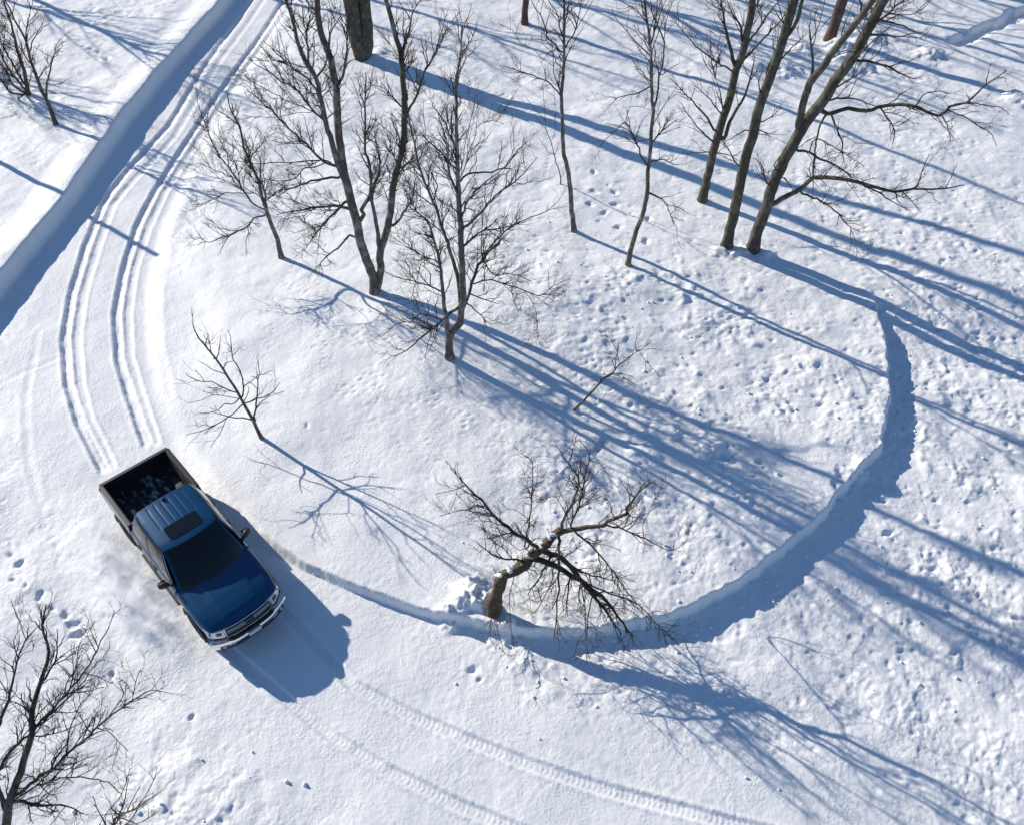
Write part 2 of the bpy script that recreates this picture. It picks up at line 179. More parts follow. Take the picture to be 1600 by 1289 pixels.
 (0.025,0.007,[(-0.65,0,6.7),(-0.61,0,6.69),(-0.46,0.01,6.94),(-0.33,0.03,7.22),(-0.25,0.04,7.6),(-0.2,0.06,8.04),(-0.15,0.08,8.37)]),
 (0.013,0.007,[(-0.33,0.02,7.19),(-0.07,0.12,7.61),(0.12,0.2,7.98),(0.17,0.25,8.23)]),
 (0.024,0.007,[(-0.65,0,7.02),(-0.73,0,7.02),(-0.83,0.08,7.48),(-0.95,0.13,7.74),(-1.13,0.18,7.99),(-1.27,0.23,8.27)]),
 (0.022,0.007,[(-0.66,0,7.38),(-0.57,0.09,7.83),(-0.52,0.17,8.27)]),
 (0.01,0.007,[(-1.18,-0.09,7.06),(-1.39,-0.04,7.18),(-1.7,0.02,7.3)]),
]),
'sapling_Q': ((1.83, 29.02), [
 (0.022,0.007,[(0,0,-0),(-0.01,0,0.36),(-0.25,0,1.1),(-0.43,0,1.78),(-0.6,0,2.26),(-0.69,0,3.16),(-0.78,0,4.05)]),
 (0.011,0.007,[(-0.01,0,0.26),(0.01,0,0.26),(0.15,0.09,0.37)]),
 (0.01,0.007,[(-0.43,0,1.78),(-0.28,0.04,2.06),(-0.31,0.18,3.05),(-0.37,0.27,3.64)]),
 (0.009,0.007,[(-0.63,0,2.6),(-0.61,0,2.6),(-1.03,-0.16,3.15),(-1.37,-0.32,3.73)]),
]),
'tree_G': ((3.93, 24.01), [
 (0.085,0.012,[(0,0,0),(0.03,0,0.62),(0.13,0,1.43),(0.28,0,2.07),(0.32,0,2.9),(0.27,0,3.69),(0.25,0,4.46),(0.2,0,5.16),(0.19,0,5.66),(0.09,0,6.22),(-0.02,0,6.95),(-0.1,0,7.64),(-0.28,0,8.3),(-0.43,0,8.94),(-0.52,0,9.31),(-0.55,0.04,10.31)]),
 (0.031,0.007,[(0.19,0,5.66),(0.26,0.04,6.02),(0.26,0.11,6.68),(0.31,0.16,7.11),(0.28,0.22,7.63),(0.11,0.26,8.01),(-0.05,0.3,8.29),(-0.29,0.35,8.69),(-0.41,0.39,8.96),(-0.75,0.42,9.9)]),
 (0.013,0.007,[(0.28,0.22,7.63),(0.3,0.33,8.21),(0.36,0.38,8.45),(0.46,0.45,8.75)]),
 (0.022,0.007,[(-0.11,0,7.67),(-0.07,-0.06,8.17),(-0.09,-0.17,9.01),(-0.1,-0.21,9.27)]),
 (0.019,0.007,[(-0.07,0,7.36),(-0.4,0.24,7.55),(-0.7,0.48,7.78),(-1.07,0.79,8.07),(-1.14,0.93,8.27)]),
 (0.03,0.007,[(0.26,0,3.87),(0.18,0,3.89),(-0.1,-0.15,4.51),(-0.37,-0.31,5.12),(-0.37,-0.31,5.11),(-0.64,-0.44,5.57),(-1.01,-0.59,5.32),(-1.44,-0.79,4.94)]),
 (0.009,0.007,[(-0.64,-0.44,5.57),(-0.55,-0.26,5.93),(-0.48,-0.23,5.96),(-0.15,-0.1,5.87),(0.16,0.02,5.67)]),
 (0.028,0.007,[(0.23,0,4.69),(0.31,0,4.69),(0.44,-0.09,5.02),(0.7,-0.2,5.36),(0.9,-0.29,5.6)]),
 (0.013,0.007,[(0.27,0.12,6.76),(0.33,0.12,6.74),(0.55,0.21,6.87),(0.78,0.31,6.96)]),
 (0.034,0.007,[(0.32,0,2.9),(0.64,-0.23,2.9),(0.85,-0.57,2.89),(0.94,-1.24,2.88),(1.06,-1.88,2.87)]),
 (0.026,0.007,[(0.26,0,4.01),(0.33,0,4),(0.64,0.09,4.04),(0.98,0.19,3.84),(1.24,0.27,3.7)]),
 (0.015,0.007,[(-0.27,0,8.24),(-0.63,-0.21,8.72),(-1.16,-0.47,9.11)]),
 (0.022,0.007,[(0.06,0,6.44),(0.02,0,6.44),(-0.41,-0.36,6.42),(-0.92,-0.48,6.38),(-1.18,-0.87,6.34)]),
]),
'tree_H': ((7.05, 28.05), [
 (0.15,0.03,[(0,0,0),(0.04,0,0.87),(0.07,0,1.91),(0.12,0,2.52),(0.16,0,2.97),(0.24,0,3.68),(0.31,0,4.38),(0.31,0,5.05),(0.41,0,5.54),(0.44,0,6.36),(0.43,0,7.01),(0.39,0,7.38),(0.34,0,7.81),(0.32,0,8.3),(0.12,-0.24,10.03),(0.15,-0.56,11.75)]),
 (0.065,0.013,[(0.31,0,5.05),(0.05,0.03,5.64),(-0.21,0.07,6.29),(-0.44,0.11,6.96),(-0.57,0.13,7.32),(-0.7,0.16,7.67)]),
 (0.032,0.007,[(0.3,0,5.08),(0.19,0,5.05),(-0.39,-0.1,5.39),(-0.94,-0.2,5.8),(-1.58,-0.34,6.41),(-2.17,-0.48,7.08)]),
 (0.05,0.007,[(0.38,0,5.36),(0.45,0,5.34),(0.79,0.13,5.71),(1.09,0.25,6.05),(1.53,0.41,6.45),(1.8,0.55,6.91)]),
 (0.043,0.007,[(0.43,0,5.99),(0.52,0,5.98),(0.7,-0.26,6.56),(0.83,-0.51,7.12),(0.98,-0.73,7.59),(1.03,-0.91,7.98)]),
 (0.078,0.012,[(0.13,0,2.62),(0.36,0,2.55),(0.46,0.02,3.14),(0.61,0.04,3.66),(0.8,0.06,4.17),(0.88,0.09,4.84),(0.87,0.12,5.48)]),
 (0.03,0.007,[(0.22,0,3.48),(0.02,0,3.55),(-0.31,0.11,3.93),(-0.89,0.27,4.4)]),
 (0.035,0.007,[(0.11,0,2.45),(-0.05,0,2.5),(-0.39,0.17,2.68),(-0.88,0.48,3.14),(-1.14,0.65,3.41)]),
 (0.045,0.007,[(0.15,0,2.82),(-0.03,0,2.87),(-0.39,-0.15,3.41),(-0.92,-0.35,4.05),(-1.42,-0.52,4.58),(-1.86,-0.7,5.08)]),
 (0.034,0.007,[(0.23,0,3.65),(0.12,0,3.68),(-0.07,-0.06,4.24),(-0.29,-0.12,4.78)]),
 (0.045,0.007,[(0.43,0,6.02),(0.31,0,6.05),(0.2,0.03,6.5),(-0.18,0.08,6.97),(-0.36,0.11,7.33)]),
 (0.015,0.007,[(-0.44,0.11,6.96),(-0.78,0.25,7.09),(-1.01,0.35,7.23)]),
 (0.025,0.007,[(0.07,0,1.97),(-0.02,0,2),(-0.46,-0.05,2.03),(-0.93,-0.11,2.02)]),
 (0.024,0.007,[(0.08,0,2.05),(0.25,0,2),(0.7,-0.11,1.93),(1,-0.19,1.76)]),
 (0.025,0.007,[(0.43,0,7.01),(0.7,0.19,7.3),(0.79,0.31,7.54)]),
]),
'tree_I': ((7.51, 25.24), [
 (0.18,0.036,[(0,0,-0),(-0.02,0,0.77),(-0,0,1.67),(-0.02,0,2.73),(-0.02,0,3.63),(0.05,0,4.33),(0.04,0,4.7),(0.06,0,5.5),(0.16,0,6.19),(0.25,0,6.93),(0.31,0,7.57),(0.33,0,8.09),(0.35,0,8.59),(0.36,0,8.98),(0.37,0,9.48),(0.48,-0.2,10.96),(0.53,-0.31,12.46),(0.71,-0.58,13.93)]),
 (0.057,0.011,[(0.3,0,7.49),(0.37,0,7.47),(0.52,-0.03,7.83),(0.56,-0.06,8.22),(0.55,-0.1,8.63),(0.56,-0.14,9.1),(0.56,-0.02,10.59),(0.74,0.11,12.08),(0.69,0.35,13.56)]),
 (0.044,0.007,[(0.17,0,6.27),(0.07,0,6.31),(0.04,0.03,6.55),(0.15,0.09,7),(0.02,0.16,7.5)]),
 (0.03,0.007,[(0.25,0,6.9),(0.37,0,6.86),(0.61,0.18,7.02),(1.12,0.56,7.34)]),
 (0.025,0.007,[(0.04,0,4.87),(0.23,0,4.82),(0.56,0.13,4.95),(0.87,0.28,5.19)]),
 (0.03,0.007,[(0.07,0,5.6),(0.03,0,5.62),(-0.18,-0.09,6.24),(-0.36,-0.12,6.41)]),
 (0.029,0.007,[(-0.02,0,3.21),(-0.23,0,3.27),(-0.5,0.23,3.6),(-0.73,0.42,3.88),(-0.84,0.52,4.02)]),
 (0.023,0.007,[(0.04,0,4.61),(0.14,0,4.59),(0.52,-0.11,4.47),(0.71,-0.18,4.62)]),
 (0.044,0.007,[(0.31,0,7.57),(0.23,-0.1,8.3),(0.05,-0.17,8.86)]),
 (0.024,0.007,[(0.05,0,4.48),(-0.23,0,4.54),(-0.59,-0.36,4.54),(-1.02,-0.72,4.56)]),
 (0.01,0.007,[(0.23,-0.03,4.56),(0.2,-0.03,4.42),(0.7,0.19,4.21),(1.34,0.47,3.77)]),
]),
'tree_J': ((8.4, 25.09), [
 (0.2,0.04,[(0,0,-0),(0.01,0,0.68),(0.09,0,1.58),(0.15,0,2.65),(0.29,0,3.47),(0.47,0,4.18),(0.71,0,4.97),(1.02,0,5.58),(1.19,0,6.17),(1.47,0,6.78),(1.66,0,7.51),(1.81,0,8.17),(1.95,0,8.68),(2.02,0,9.13),(2.07,0,9.73),(2.05,-0.01,11.06),(2.05,-0.02,12.39),(1.99,-0.16,13.72)]),
 (0.123,0.025,[(0.61,0,4.63),(0.47,0,4.72),(0.28,-0.42,5.82),(0.21,-0.73,6.56),(0.34,-1.02,7.12),(0.4,-1.34,7.77),(0.51,-1.69,8.4),(0.61,-2.03,9.01),(0.65,-2.39,9.63),(0.56,-2.67,10.16),(0.7,-2.91,11.47),(0.89,-3.31,12.73),(1.16,-3.51,14.02)]),
 (0.053,0.012,[(0.21,-0.76,6.62),(0.09,-0.67,7.26),(-0.08,-0.57,7.87),(-0.18,-0.54,8.12)]),
 (0.072,0.012,[(0.91,0,5.36),(1.23,0,5.13),(1.7,-0.34,5.5),(2.15,-0.62,5.58),(2.51,-0.91,5.92),(2.9,-1.19,6.1),(3.26,-1.43,6.14),(3.78,-1.78,6.08),(3.85,-2,6.51),(4.13,-2.27,6.77),(4.21,-2.62,7.43),(4.4,-3.04,8.08)]),
 (0.024,0.007,[(3.18,-1.38,6.13),(3.18,-1.38,6.16),(3.19,-1.58,6.6),(3.44,-1.82,6.87),(3.71,-2.02,6.88)]),
 (0.019,0.007,[(3.83,-1.94,6.38),(3.9,-1.94,6.33),(4.36,-2.26,6.28),(4.59,-2.65,6.23),(4.82,-2.88,6.18),(4.78,-3.41,6.13)]),
 (0.02,0.007,[(3.8,-1.8,6.12),(3.82,-2.32,6.08),(3.71,-3,6.02)]),
 (0.029,0.007,[(2.41,-0.83,5.83),(2.43,-0.83,5.8),(2.55,-1.58,5.74),(2.52,-2.07,5.69),(2.34,-2.61,5.63)]),
 (0.037,0.007,[(1.04,0,5.62),(1.12,0,5.58),(1.6,-0.35,5.85),(1.94,-0.58,5.86),(2.29,-0.82,5.84)]),
 (0.048,0.007,[(1.5,0,6.9),(1.63,0,6.83),(2,-0.34,6.96),(2.34,-0.66,6.98),(2.69,-1,6.93),(2.9,-1.2,6.9),(3.06,-1.42,7.11)]),
 (0.034,0.007,[(1.79,0,8.1),(1.93,0,8.04),(2.37,-0.28,8.04),(2.7,-0.51,7.98),(2.93,-0.67,7.92)]),
 (0.04,0.007,[(1.68,0,7.62),(1.72,0,7.6),(2.15,-0.44,7.77),(2.44,-0.75,7.91),(2.83,-1.16,8.02)]),
 (0.033,0.007,[(1.15,0,6.02),(1.24,0,5.98),(1.56,-0.33,6.48),(1.81,-0.65,7.02)]),
 (0.036,0.007,[(0.61,-2.03,9.01),(0.53,-2.01,9.32),(0.35,-1.99,9.54),(0.26,-1.98,9.76)]),
 (0.04,0.007,[(1.76,0,7.95),(1.84,0,7.91),(2.03,-0.39,8.47),(2.2,-0.78,9.02),(2.23,-0.99,9.35)]),
 (0.015,0.007,[(2.01,-0.31,8.35),(2.47,-0.72,8.5),(2.58,-0.96,8.81),(2.64,-1.23,9.21)]),
 (0.091,0.012,[(0.11,0,1.9),(0.28,0,1.85),(0.57,-0.26,2.35),(0.78,-0.43,2.62),(0.93,-0.59,2.94),(1.08,-0.79,3.38),(1.41,-1.02,3.55),(1.86,-1.31,3.67),(2.28,-1.58,3.71),(2.69,-1.86,3.75),(3.1,-2.13,3.79),(3.47,-2.45,4.1),(3.87,-2.76,4.31),(4.2,-3.05,4.55),(4.45,-3.3,4.81)]),
 (0.021,0.007,[(0.2,0,2.95),(0.42,0,2.85),(0.52,-0.33,2.87),(0.58,-0.84,2.9)]),
 (0.039,0.007,[(0.85,-0.51,2.78),(0.98,-0.51,2.62),(1.28,-0.75,2.63),(1.64,-1.23,2.66),(1.82,-1.69,2.68),(2.01,-2.43,2.71),(2.34,-2.75,2.74)]),
 (0.009,0.007,[(2.02,-2.44,2.71),(2.02,-2.44,2.67),(2.01,-3.14,2.68),(1.85,-3.89,2.7)]),
 (0.009,0.007,[(2.02,-2.44,2.67),(1.81,-3.38,2.66),(1.58,-3.7,2.66)]),
 (0.049,0.007,[(0.42,0,4),(0.66,0,3.88),(0.98,-0.11,3.87),(1.24,-0.49,3.86),(1.6,-0.78,3.86),(1.94,-1.28,3.84),(2.24,-1.77,3.83)]),
 (0.021,0.007,[(3.53,-2.49,4.13),(3.52,-2.49,4.18),(3.54,-2.46,4.71),(3.56,-2.43,5.28)]),
 (0.027,0.007,[(2.32,-1.61,3.71),(2.32,-1.61,3.68),(2.66,-2.02,3.71),(2.9,-2.57,3.75),(3.28,-3.15,3.83)]),
 (0.019,0.007,[(3.26,-2.27,3.92),(3.28,-2.27,3.88),(3.44,-2.7,3.85),(3.6,-3.18,3.8)]),
 (0.022,0.007,[(0.98,-0.11,3.87),(1.07,-0.11,4.35),(1.7,-0.86,4.34),(1.94,-1.22,4.33),(2.18,-1.58,4.33)]),
 (0.036,0.007,[(1.23,0,5.13),(1.12,0,4.76),(1.1,-0.1,4.25),(1.18,-0.25,3.47),(1.33,-0.4,2.65),(1.36,-0.48,2.18)]),
 (0.034,0.007,[(1.35,-0.08,5.22),(1.55,-0.08,4.8),(1.55,-1.01,4.76),(1.41,-1.69,4.72),(1.4,-2.2,4.68)]),
 (0.016,0.007,[(4.13,-2.27,6.77),(4.47,-2.62,6.88),(4.74,-2.91,6.98),(4.94,-3.13,6.88)]),
 (0.034,0.007,[(1.47,0,6.78),(1.65,-0.43,7.45),(1.79,-0.82,8.04)]),
 (0.021,0.007,[(3.1,-2.13,3.79),(3.08,-2.73,3.81),(3.19,-3.03,3.84)]),
 (0.016,0.007,[(-0.04,-0.6,7.67),(0.12,-0.5,8.14),(0.14,-0.36,8.83)]),
 (0.034,0.007,[(0.14,0,2.56),(-0.1,0,2.65),(-0.3,0.05,3.16),(-0.45,0.07,3.38),(-0.65,0.1,3.53)]),
 (0.034,0.007,[(0.28,0,3.51),(0.09,-0.05,3.22),(-0.03,-0.07,3.39),(0.11,-0.12,3.83)]),
]),
'tree_K': ((0.61, 42.45), [
 (0.15,0.045,[(0,0,-0),(-0.01,0,0.57),(0.04,0,1.13),(0.06,0,1.94),(0.02,0,3),(0.09,0,4.26),(0.06,-0.15,5.58),(-0.15,-0.4,6.88),(-0.51,-0.5,8.16),(-0.86,-0.48,9.44),(-1.37,-0.48,10.68),(-1.71,-0.44,11.96)]),
 (0.04,0.012,[(0.07,0,1.67),(0.44,0.05,2.46),(0.59,0.1,3.22)]),
 (0.036,0.007,[(0.05,0,2.21),(0.03,0,2.21),(-0.38,0.03,2.83),(-0.55,0.05,3.49)]),
]),
'tree_L': ((14.92, 41.14), [
 (0.25,0.075,[(0,0,0),(0.07,0,1.08),(0.12,0,1.91),(0.17,0,2.72),(0.11,0,3.89),(0.08,0,5.13),(-0.05,-0.12,6.33),(-0.21,-0.27,7.52),(-0.23,-0.53,8.71),(-0.34,-0.85,9.87),(-0.55,-1.22,11.01),(-0.84,-1.57,12.14),(-1.27,-1.76,13.25)]),
 (0.047,0.014,[(0.16,0,2.58),(0.14,0,2.58),(-0.52,0.06,3.54),(-0.82,0.12,4.47)]),
 (0.033,0.007,[(0.16,0,3.24),(0.54,-0.33,4.14),(0.66,-0.56,4.84)]),
]),
'tree_M': ((-7.17, 16.57), [
 (0.052,0.012,[(-0,0,-0),(-0.06,0,0.74),(-0.19,0,1.48),(-0.24,0,1.89),(-0.35,0,2.38),(-0.42,0,2.77),(-0.54,0,3.2),(-0.64,0,3.54),(-0.76,0,3.9),(-0.79,0,4.42)]),
 (0.029,0.007,[(-0.07,0,0.76),(-0.03,0,0.79),(0.18,0.06,1.54),(0.36,0.12,2.25),(0.45,0.14,2.47),(0.47,0.18,2.9)]),
 (0.024,0.007,[(-0.22,0,1.69),(-0.16,0,1.73),(-0.02,-0.02,2.16),(0.03,-0.04,2.58),(0,-0.05,2.91),(-0.04,-0.07,3.31),(0.08,-0.1,3.89),(0.1,-0.12,4.3)]),
 (0.02,0.007,[(-0.18,0,1.44),(-0.13,0,1.48),(0.2,0.1,1.51),(0.54,0.21,1.62),(0.69,0.27,1.72),(0.85,0.34,1.95)]),
 (0.018,0.007,[(-0.24,0,1.91),(-0.27,0,1.89),(-0.47,-0.18,2.27),(-0.66,-0.37,2.69),(-0.82,-0.49,2.81),(-1,-0.65,3.12),(-1.05,-0.76,3.4)]),
 (0.023,0.007,[(-0.06,0,0.77),(-0.3,-0.05,0.93),(-0.67,-0.12,1.05),(-0.92,-0.17,1.24),(-1.06,-0.2,1.36)]),
 (0.02,0.007,[(-0.2,0,1.44),(-0.32,-0.24,1.44),(-0.52,-0.51,1.45),(-0.77,-0.75,1.46),(-1.05,-0.98,1.48),(-1.47,-1.18,1.5)]),
 (0.009,0.007,[(-0.55,-0.54,1.45),(-0.55,-0.54,1.4),(-0.61,-1,1.42),(-0.73,-1.55,1.45)]),
 (0.019,0.007,[(-0.21,0,1.66),(-0.24,0,1.65),(-0.54,0.06,1.36),(-0.73,0.11,1.34),(-1.14,0.19,0.92),(-1.72,0.31,0.73)]),
 (0.009,0.007,[(-0.8,-0.47,2.79),(-0.8,-0.47,2.81),(-0.98,-0.35,3.13)]),
 (0.016,0.007,[(-0.53,0,3.17),(-0.55,0,3.16),(-0.59,0.02,3.44),(-0.51,0.05,4)]),
 (0.01,0.007,[(-0.24,0,1.65),(-0.5,-0.08,1.81),(-0.77,-0.16,1.98),(-1.17,-0.26,1.88),(-1.49,-0.34,1.85)]),
 (0.009,0.007,[(0.44,0.14,2.43),(0.66,0.04,2.58),(0.86,-0.06,2.8)]),
 (0.015,0.007,[(-0.42,0,2.77),(-0.35,0.09,2.92),(-0.17,0.21,2.88)]),
]),
'sapling_N': ((1.83, 17.41), [
 (0.036,0.007,[(0,0,-0),(0.19,0,0.34),(0.46,0,0.81),(0.76,0,1.3),(0.96,0,1.52),(1.15,0,1.87),(1.39,0,2.14),(1.54,0,2.35),(1.68,0,2.44),(1.87,0,2.65)]),
 (0.009,0.007,[(1.14,0,1.85),(1.13,0,1.87),(1.04,0.04,2.16),(1.01,0.06,2.33),(0.91,0.09,2.51),(0.79,0.12,2.72),(0.61,0.15,2.83)]),
 (0.011,0.007,[(0.95,0,1.51),(0.96,-0,1.49),(1.34,-0.26,1.51),(1.62,-0.49,1.52)]),
 (0.009,0.007,[(0.96,-0,1.49),(1.22,-0.05,1.54),(1.47,-0.09,1.49),(1.59,-0.11,1.38)]),
 (0.009,0.007,[(1.54,0,2.35),(1.48,0.03,2.56),(1.52,0.07,2.82)]),
 (0.009,0.007,[(1.38,0,2.13),(1.39,0,2.11),(1.21,-0.05,2.16),(1.14,-0.07,2.24)]),
 (0.009,0.007,[(1.61,0,2.4),(1.69,0,2.2),(1.79,-0.24,2.2),(1.98,-0.54,2.19),(2.07,-0.71,2.19)]),
 (0.009,0.007,[(1.01,0.06,2.33),(1.03,0.04,2.52)]),
 (0.009,0.007,[(1.55,0,2.36),(1.57,0,2.32),(1.85,0.1,2.37),(2.29,0.24,2.15)]),
]),
'gnarled_O': ((-0.45, 10.91), [
 (0.17,0.085,[(0,0,-0),(0.03,0.1,0.36),(0.14,0.24,0.86),(0.27,0.36,1.21),(0.53,0.46,1.24),(0.79,0.57,1.39),(0.99,0.69,1.63),(1.24,0.8,1.78),(1.44,0.92,2.02),(1.6,0.99,2.1)]),
 (0.062,0.012,[(1.6,0.99,2.1),(1.84,0.96,2.23),(2.18,0.92,2.41),(2.52,0.89,2.53),(2.75,0.86,2.81),(3.02,0.82,3.07),(2.98,0.82,3.07),(3.07,0.79,3.51),(3.26,0.73,4.25)]),
 (0.021,0.007,[(2.52,0.89,2.53),(2.9,0.96,2.29),(3.14,1.01,2.05),(3.58,1.1,1.66),(4.34,1.25,0.89),(4.72,1.35,1.2)]),
 (0.038,0.007,[(1.6,0.99,2.1),(1.62,0.96,2.62),(1.75,0.93,3.09),(1.89,0.86,4.16),(1.64,0.82,4.79),(1.35,0.76,5.47)]),
 (0.026,0.007,[(1.83,0.96,2.22),(1.81,0.96,2.38),(1.95,0.94,3.22),(2.02,0.91,4.39),(2.06,0.89,5.05),(1.82,0.87,5.54)]),
 (0.049,0.007,[(1.08,0.73,1.69),(1.04,0.73,1.8),(0.68,0.79,2.16),(0.35,0.85,2.47),(0.06,0.91,2.82),(-0.24,0.98,3.33),(-0.55,1.05,3.77),(-0.89,1.13,4.29)]),
 (0.021,0.007,[(0.86,0.76,1.98),(0.76,0.76,1.71),(0.79,0.75,2.18),(0.84,0.74,2.85),(0.88,0.72,3.7),(0.87,0.69,5.01),(0.69,0.68,5.26)]),
 (0.075,0.012,[(0.9,0.64,1.53),(0.94,0.64,1.48),(1.33,0.53,1.41),(1.66,0.41,1.32),(2.09,0.23,1.17),(2.35,0.04,1.06),(2.55,-0.09,0.97),(2.8,-0.33,0.84),(3.13,-0.74,0.61),(3.27,-0.88,0.52)]),
 (0.075,0.012,[(1.14,0.76,1.72),(1.2,0.76,1.58),(1.53,0.71,1.51),(1.84,0.46,1.38),(2.09,0.19,1.24),(2.29,-0.05,1.1),(2.59,-0.36,0.89),(2.99,-0.82,0.55)]),
 (0.04,0.007,[(1.51,0.95,2.06),(1.55,0.95,1.97),(1.54,0.53,1.84),(1.53,0.09,1.6),(1.5,-0.32,1.32),(1.43,-0.89,0.84),(1.4,-1.06,0.69)]),
 (0.029,0.007,[(1.38,0.73,1.52),(1.3,0.57,1.4),(1.05,0.34,0.95),(0.82,0.23,0.53)]),
 (0.013,0.007,[(1.53,0.09,1.6),(1.51,0.09,1.6),(1.24,-0.13,1.2),(0.99,-0.29,0.56)]),
 (0.026,0.007,[(1.81,0.35,1.27),(1.76,-0.05,0.87),(1.72,-0.28,0.45)]),
 (0.019,0.007,[(2.34,-0.09,1.08),(2.23,-0.47,0.84),(2.19,-0.87,0.38)]),
 (0.023,0.007,[(2.16,0.18,1.14),(2.17,0.18,1.16),(2.6,-0,1.07),(3.14,-0.11,0.92),(3.54,-0.29,0.77),(3.82,-0.58,0.62),(4.2,-0.9,0.41)]),
 (0.026,0.007,[(1.88,0.96,2.25),(1.9,0.96,2.14),(2.15,0.79,2.03),(2.53,0.53,1.74),(2.95,0.16,1.29),(3.15,-0.01,1.04),(3.41,-0.16,0.75)]),
 (0.009,0.007,[(0.76,0.76,1.71),(0.63,0.76,1.66),(0.45,0.71,1.97),(0.25,0.64,2.39),(0.09,0.57,2.88)]),
 (0.03,0.007,[(0.74,0.55,1.36),(0.68,0.55,1.52),(0.45,0.51,1.68),(0.35,0.49,1.66),(0.02,0.43,1.94),(-0.31,0.35,2.55)]),
 (0.012,0.007,[(0.51,0.52,1.63),(0.5,0.52,1.56),(0.28,0.42,2.19),(0.04,0.32,2.69),(-0.23,0.16,3.6)]),
 (0.017,0.007,[(0.34,0.85,2.49),(0.35,0.85,2.51),(0.08,0.96,2.66),(-0.32,1.1,2.68),(-0.73,1.23,2.63)]),
 (0.009,0.007,[(-0.55,1.05,3.77),(-0.83,1.08,3.57),(-1.27,1.14,3.34)]),
 (0.009,0.007,[(-0.42,1.13,2.67),(-0.4,1.13,2.8),(-0.77,1.04,2.84),(-1.2,0.94,2.78)]),
 (0.029,0.007,[(1.66,0.6,1.44),(1.97,0.47,1.28),(2.51,0.48,0.91),(3.06,0.61,0.5)]),
 (0.019,0.007,[(1.65,0.61,1.46),(1.71,0.61,1.57),(2.07,0.52,2.3)]),
 (0.009,0.007,[(3.58,1.1,1.66),(3.52,1.13,2.22),(3.65,1.17,2.82),(3.77,1.21,3.48)]),
 (0.009,0.007,[(2.61,0.9,2.46),(2.98,0.79,2.54),(3.06,0.58,3.94)]),
 (0.018,0.007,[(1.45,0.49,1.37),(1.41,0.49,1.19),(1.41,0.41,0.98),(1.33,0.42,0.42)]),
 (0.012,0.007,[(1.81,0.96,2.38),(1.53,0.9,3.27),(1.33,0.87,3.62),(0.97,0.83,3.45)]),
 (0.021,0.007,[(2.1,0.17,1.23),(2.07,0.17,1.17),(2.03,-0,0.78),(2.18,-0.02,0.41)]),
 (0.01,0.007,[(0.55,0.47,1.27),(0.4,-0.09,1.04),(0.45,-0.93,0.44)]),
 (0.01,0.007,[(0.01,0.05,0.17),(-0.02,0.05,0.18),(-0.07,-0.46,0.15),(-0.07,-0.73,0.12)]),
 (0.01,0.007,[(-0.04,-0.16,0.17),(0.01,-0.16,0.15),(0.27,-1.12,0.12),(0.17,-1.17,0.12)]),
 (0.009,0.007,[(2.06,0.14,1.09),(2.08,0.14,1.09),(2.15,-0.51,0.88),(2.16,-1.41,0.38)]),
]),
'tree_P': ((-10.62, 5.74), [
 (0.095,0.012,[(0,0,0),(0.27,0.19,0.68),(0.49,0.4,1.25),(0.63,0.54,1.57),(0.92,0.79,2.07),(1.13,1.09,2.5),(1.22,1.31,2.75),(1.22,1.67,3.04),(1.35,2.07,3.31),(1.41,2.61,3.56),(1.18,3.12,3.72),(1.16,3.52,3.83)]),
 (0.03,0.007,[(1.08,0.99,2.38),(1.3,1.39,2.83),(1.67,1.64,3.1),(1.9,1.86,3.28),(2.24,2.2,3.51),(2.46,2.62,3.69),(2.57,2.99,3.81),(2.62,3.35,3.9)]),
 (0.039,0.007,[(0.49,0.4,1.25),(0.38,0.73,1.93),(0.56,0.89,2.17),(0.82,1.13,2.49),(1.22,1.31,2.75),(1.71,1.61,3.09),(2.17,1.96,3.39),(2.47,2.38,3.61)]),
 (0.037,0.007,[(0.61,0.49,1.49),(1.24,0.66,2.03),(1.7,0.77,2.39),(2.08,0.96,2.73),(2.52,1.13,3.03),(2.88,1.38,3.29),(3.35,1.6,3.52),(3.69,1.76,3.66),(3.94,1.72,3.7)]),
 (0.019,0.007,[(0.61,0.5,1.49),(0.64,0.47,1.45),(1.31,0.58,1.96),(1.87,0.59,2.31),(2.37,0.52,2.55),(3.04,0.33,2.81),(3.39,0.1,2.9),(3.48,0.39,3.07)]),
 (0.038,0.007,[(0.55,0.45,1.39),(0.85,0.43,1.48),(1.27,0.33,1.62),(2.02,0.17,2.05),(2.48,-0.05,2.24)]),
 (0.049,0.007,[(0.45,0.35,1.14),(0.41,0.36,1.15),(0.38,1.01,2.34),(0.62,1.57,2.91),(0.74,1.91,3.16),(0.79,2.3,3.38),(0.91,2.85,3.62),(1.14,3.12,3.72)]),
 (0.013,0.007,[(1.88,1.86,3.27),(1.89,2.04,3.37),(2.04,2.25,3.49),(2.03,2.71,3.66)]),
 (0.016,0.007,[(2.02,0.93,2.68),(2,0.94,2.68),(2.09,1.38,3.04),(2.29,1.71,3.29),(2.42,1.82,3.37)]),
 (0.014,0.007,[(1.24,1.28,2.71),(1.34,1.25,2.72),(1.9,1.27,2.9),(2.48,1.42,3.19)]),
 (0.009,0.007,[(3.39,0.1,2.9),(3.01,-0.22,2.53),(2.91,-0.38,2.41)]),
 (0.009,0.007,[(0.91,2.85,3.62),(0.67,3.24,3.73),(0.42,3.6,3.83)]),
 (0.024,0.007,[(1.35,2.07,3.31),(1.59,2.44,3.51),(1.5,3.04,3.72)]),
 (0.012,0.007,[(0.74,1.91,3.16),(0.57,2.09,3.27),(0.32,2.33,3.4)]),
 (0.009,0.007,[(1.95,2.13,3.42),(1.67,2.4,3.5),(1.61,2.53,3.55)]),
 (0.009,0.007,[(3.35,1.6,3.52),(3.37,2.05,3.67),(3.41,2.15,3.71)]),
 (0.011,0.007,[(2.88,1.38,3.29),(3.17,1.75,3.53),(3.06,1.91,3.56)]),
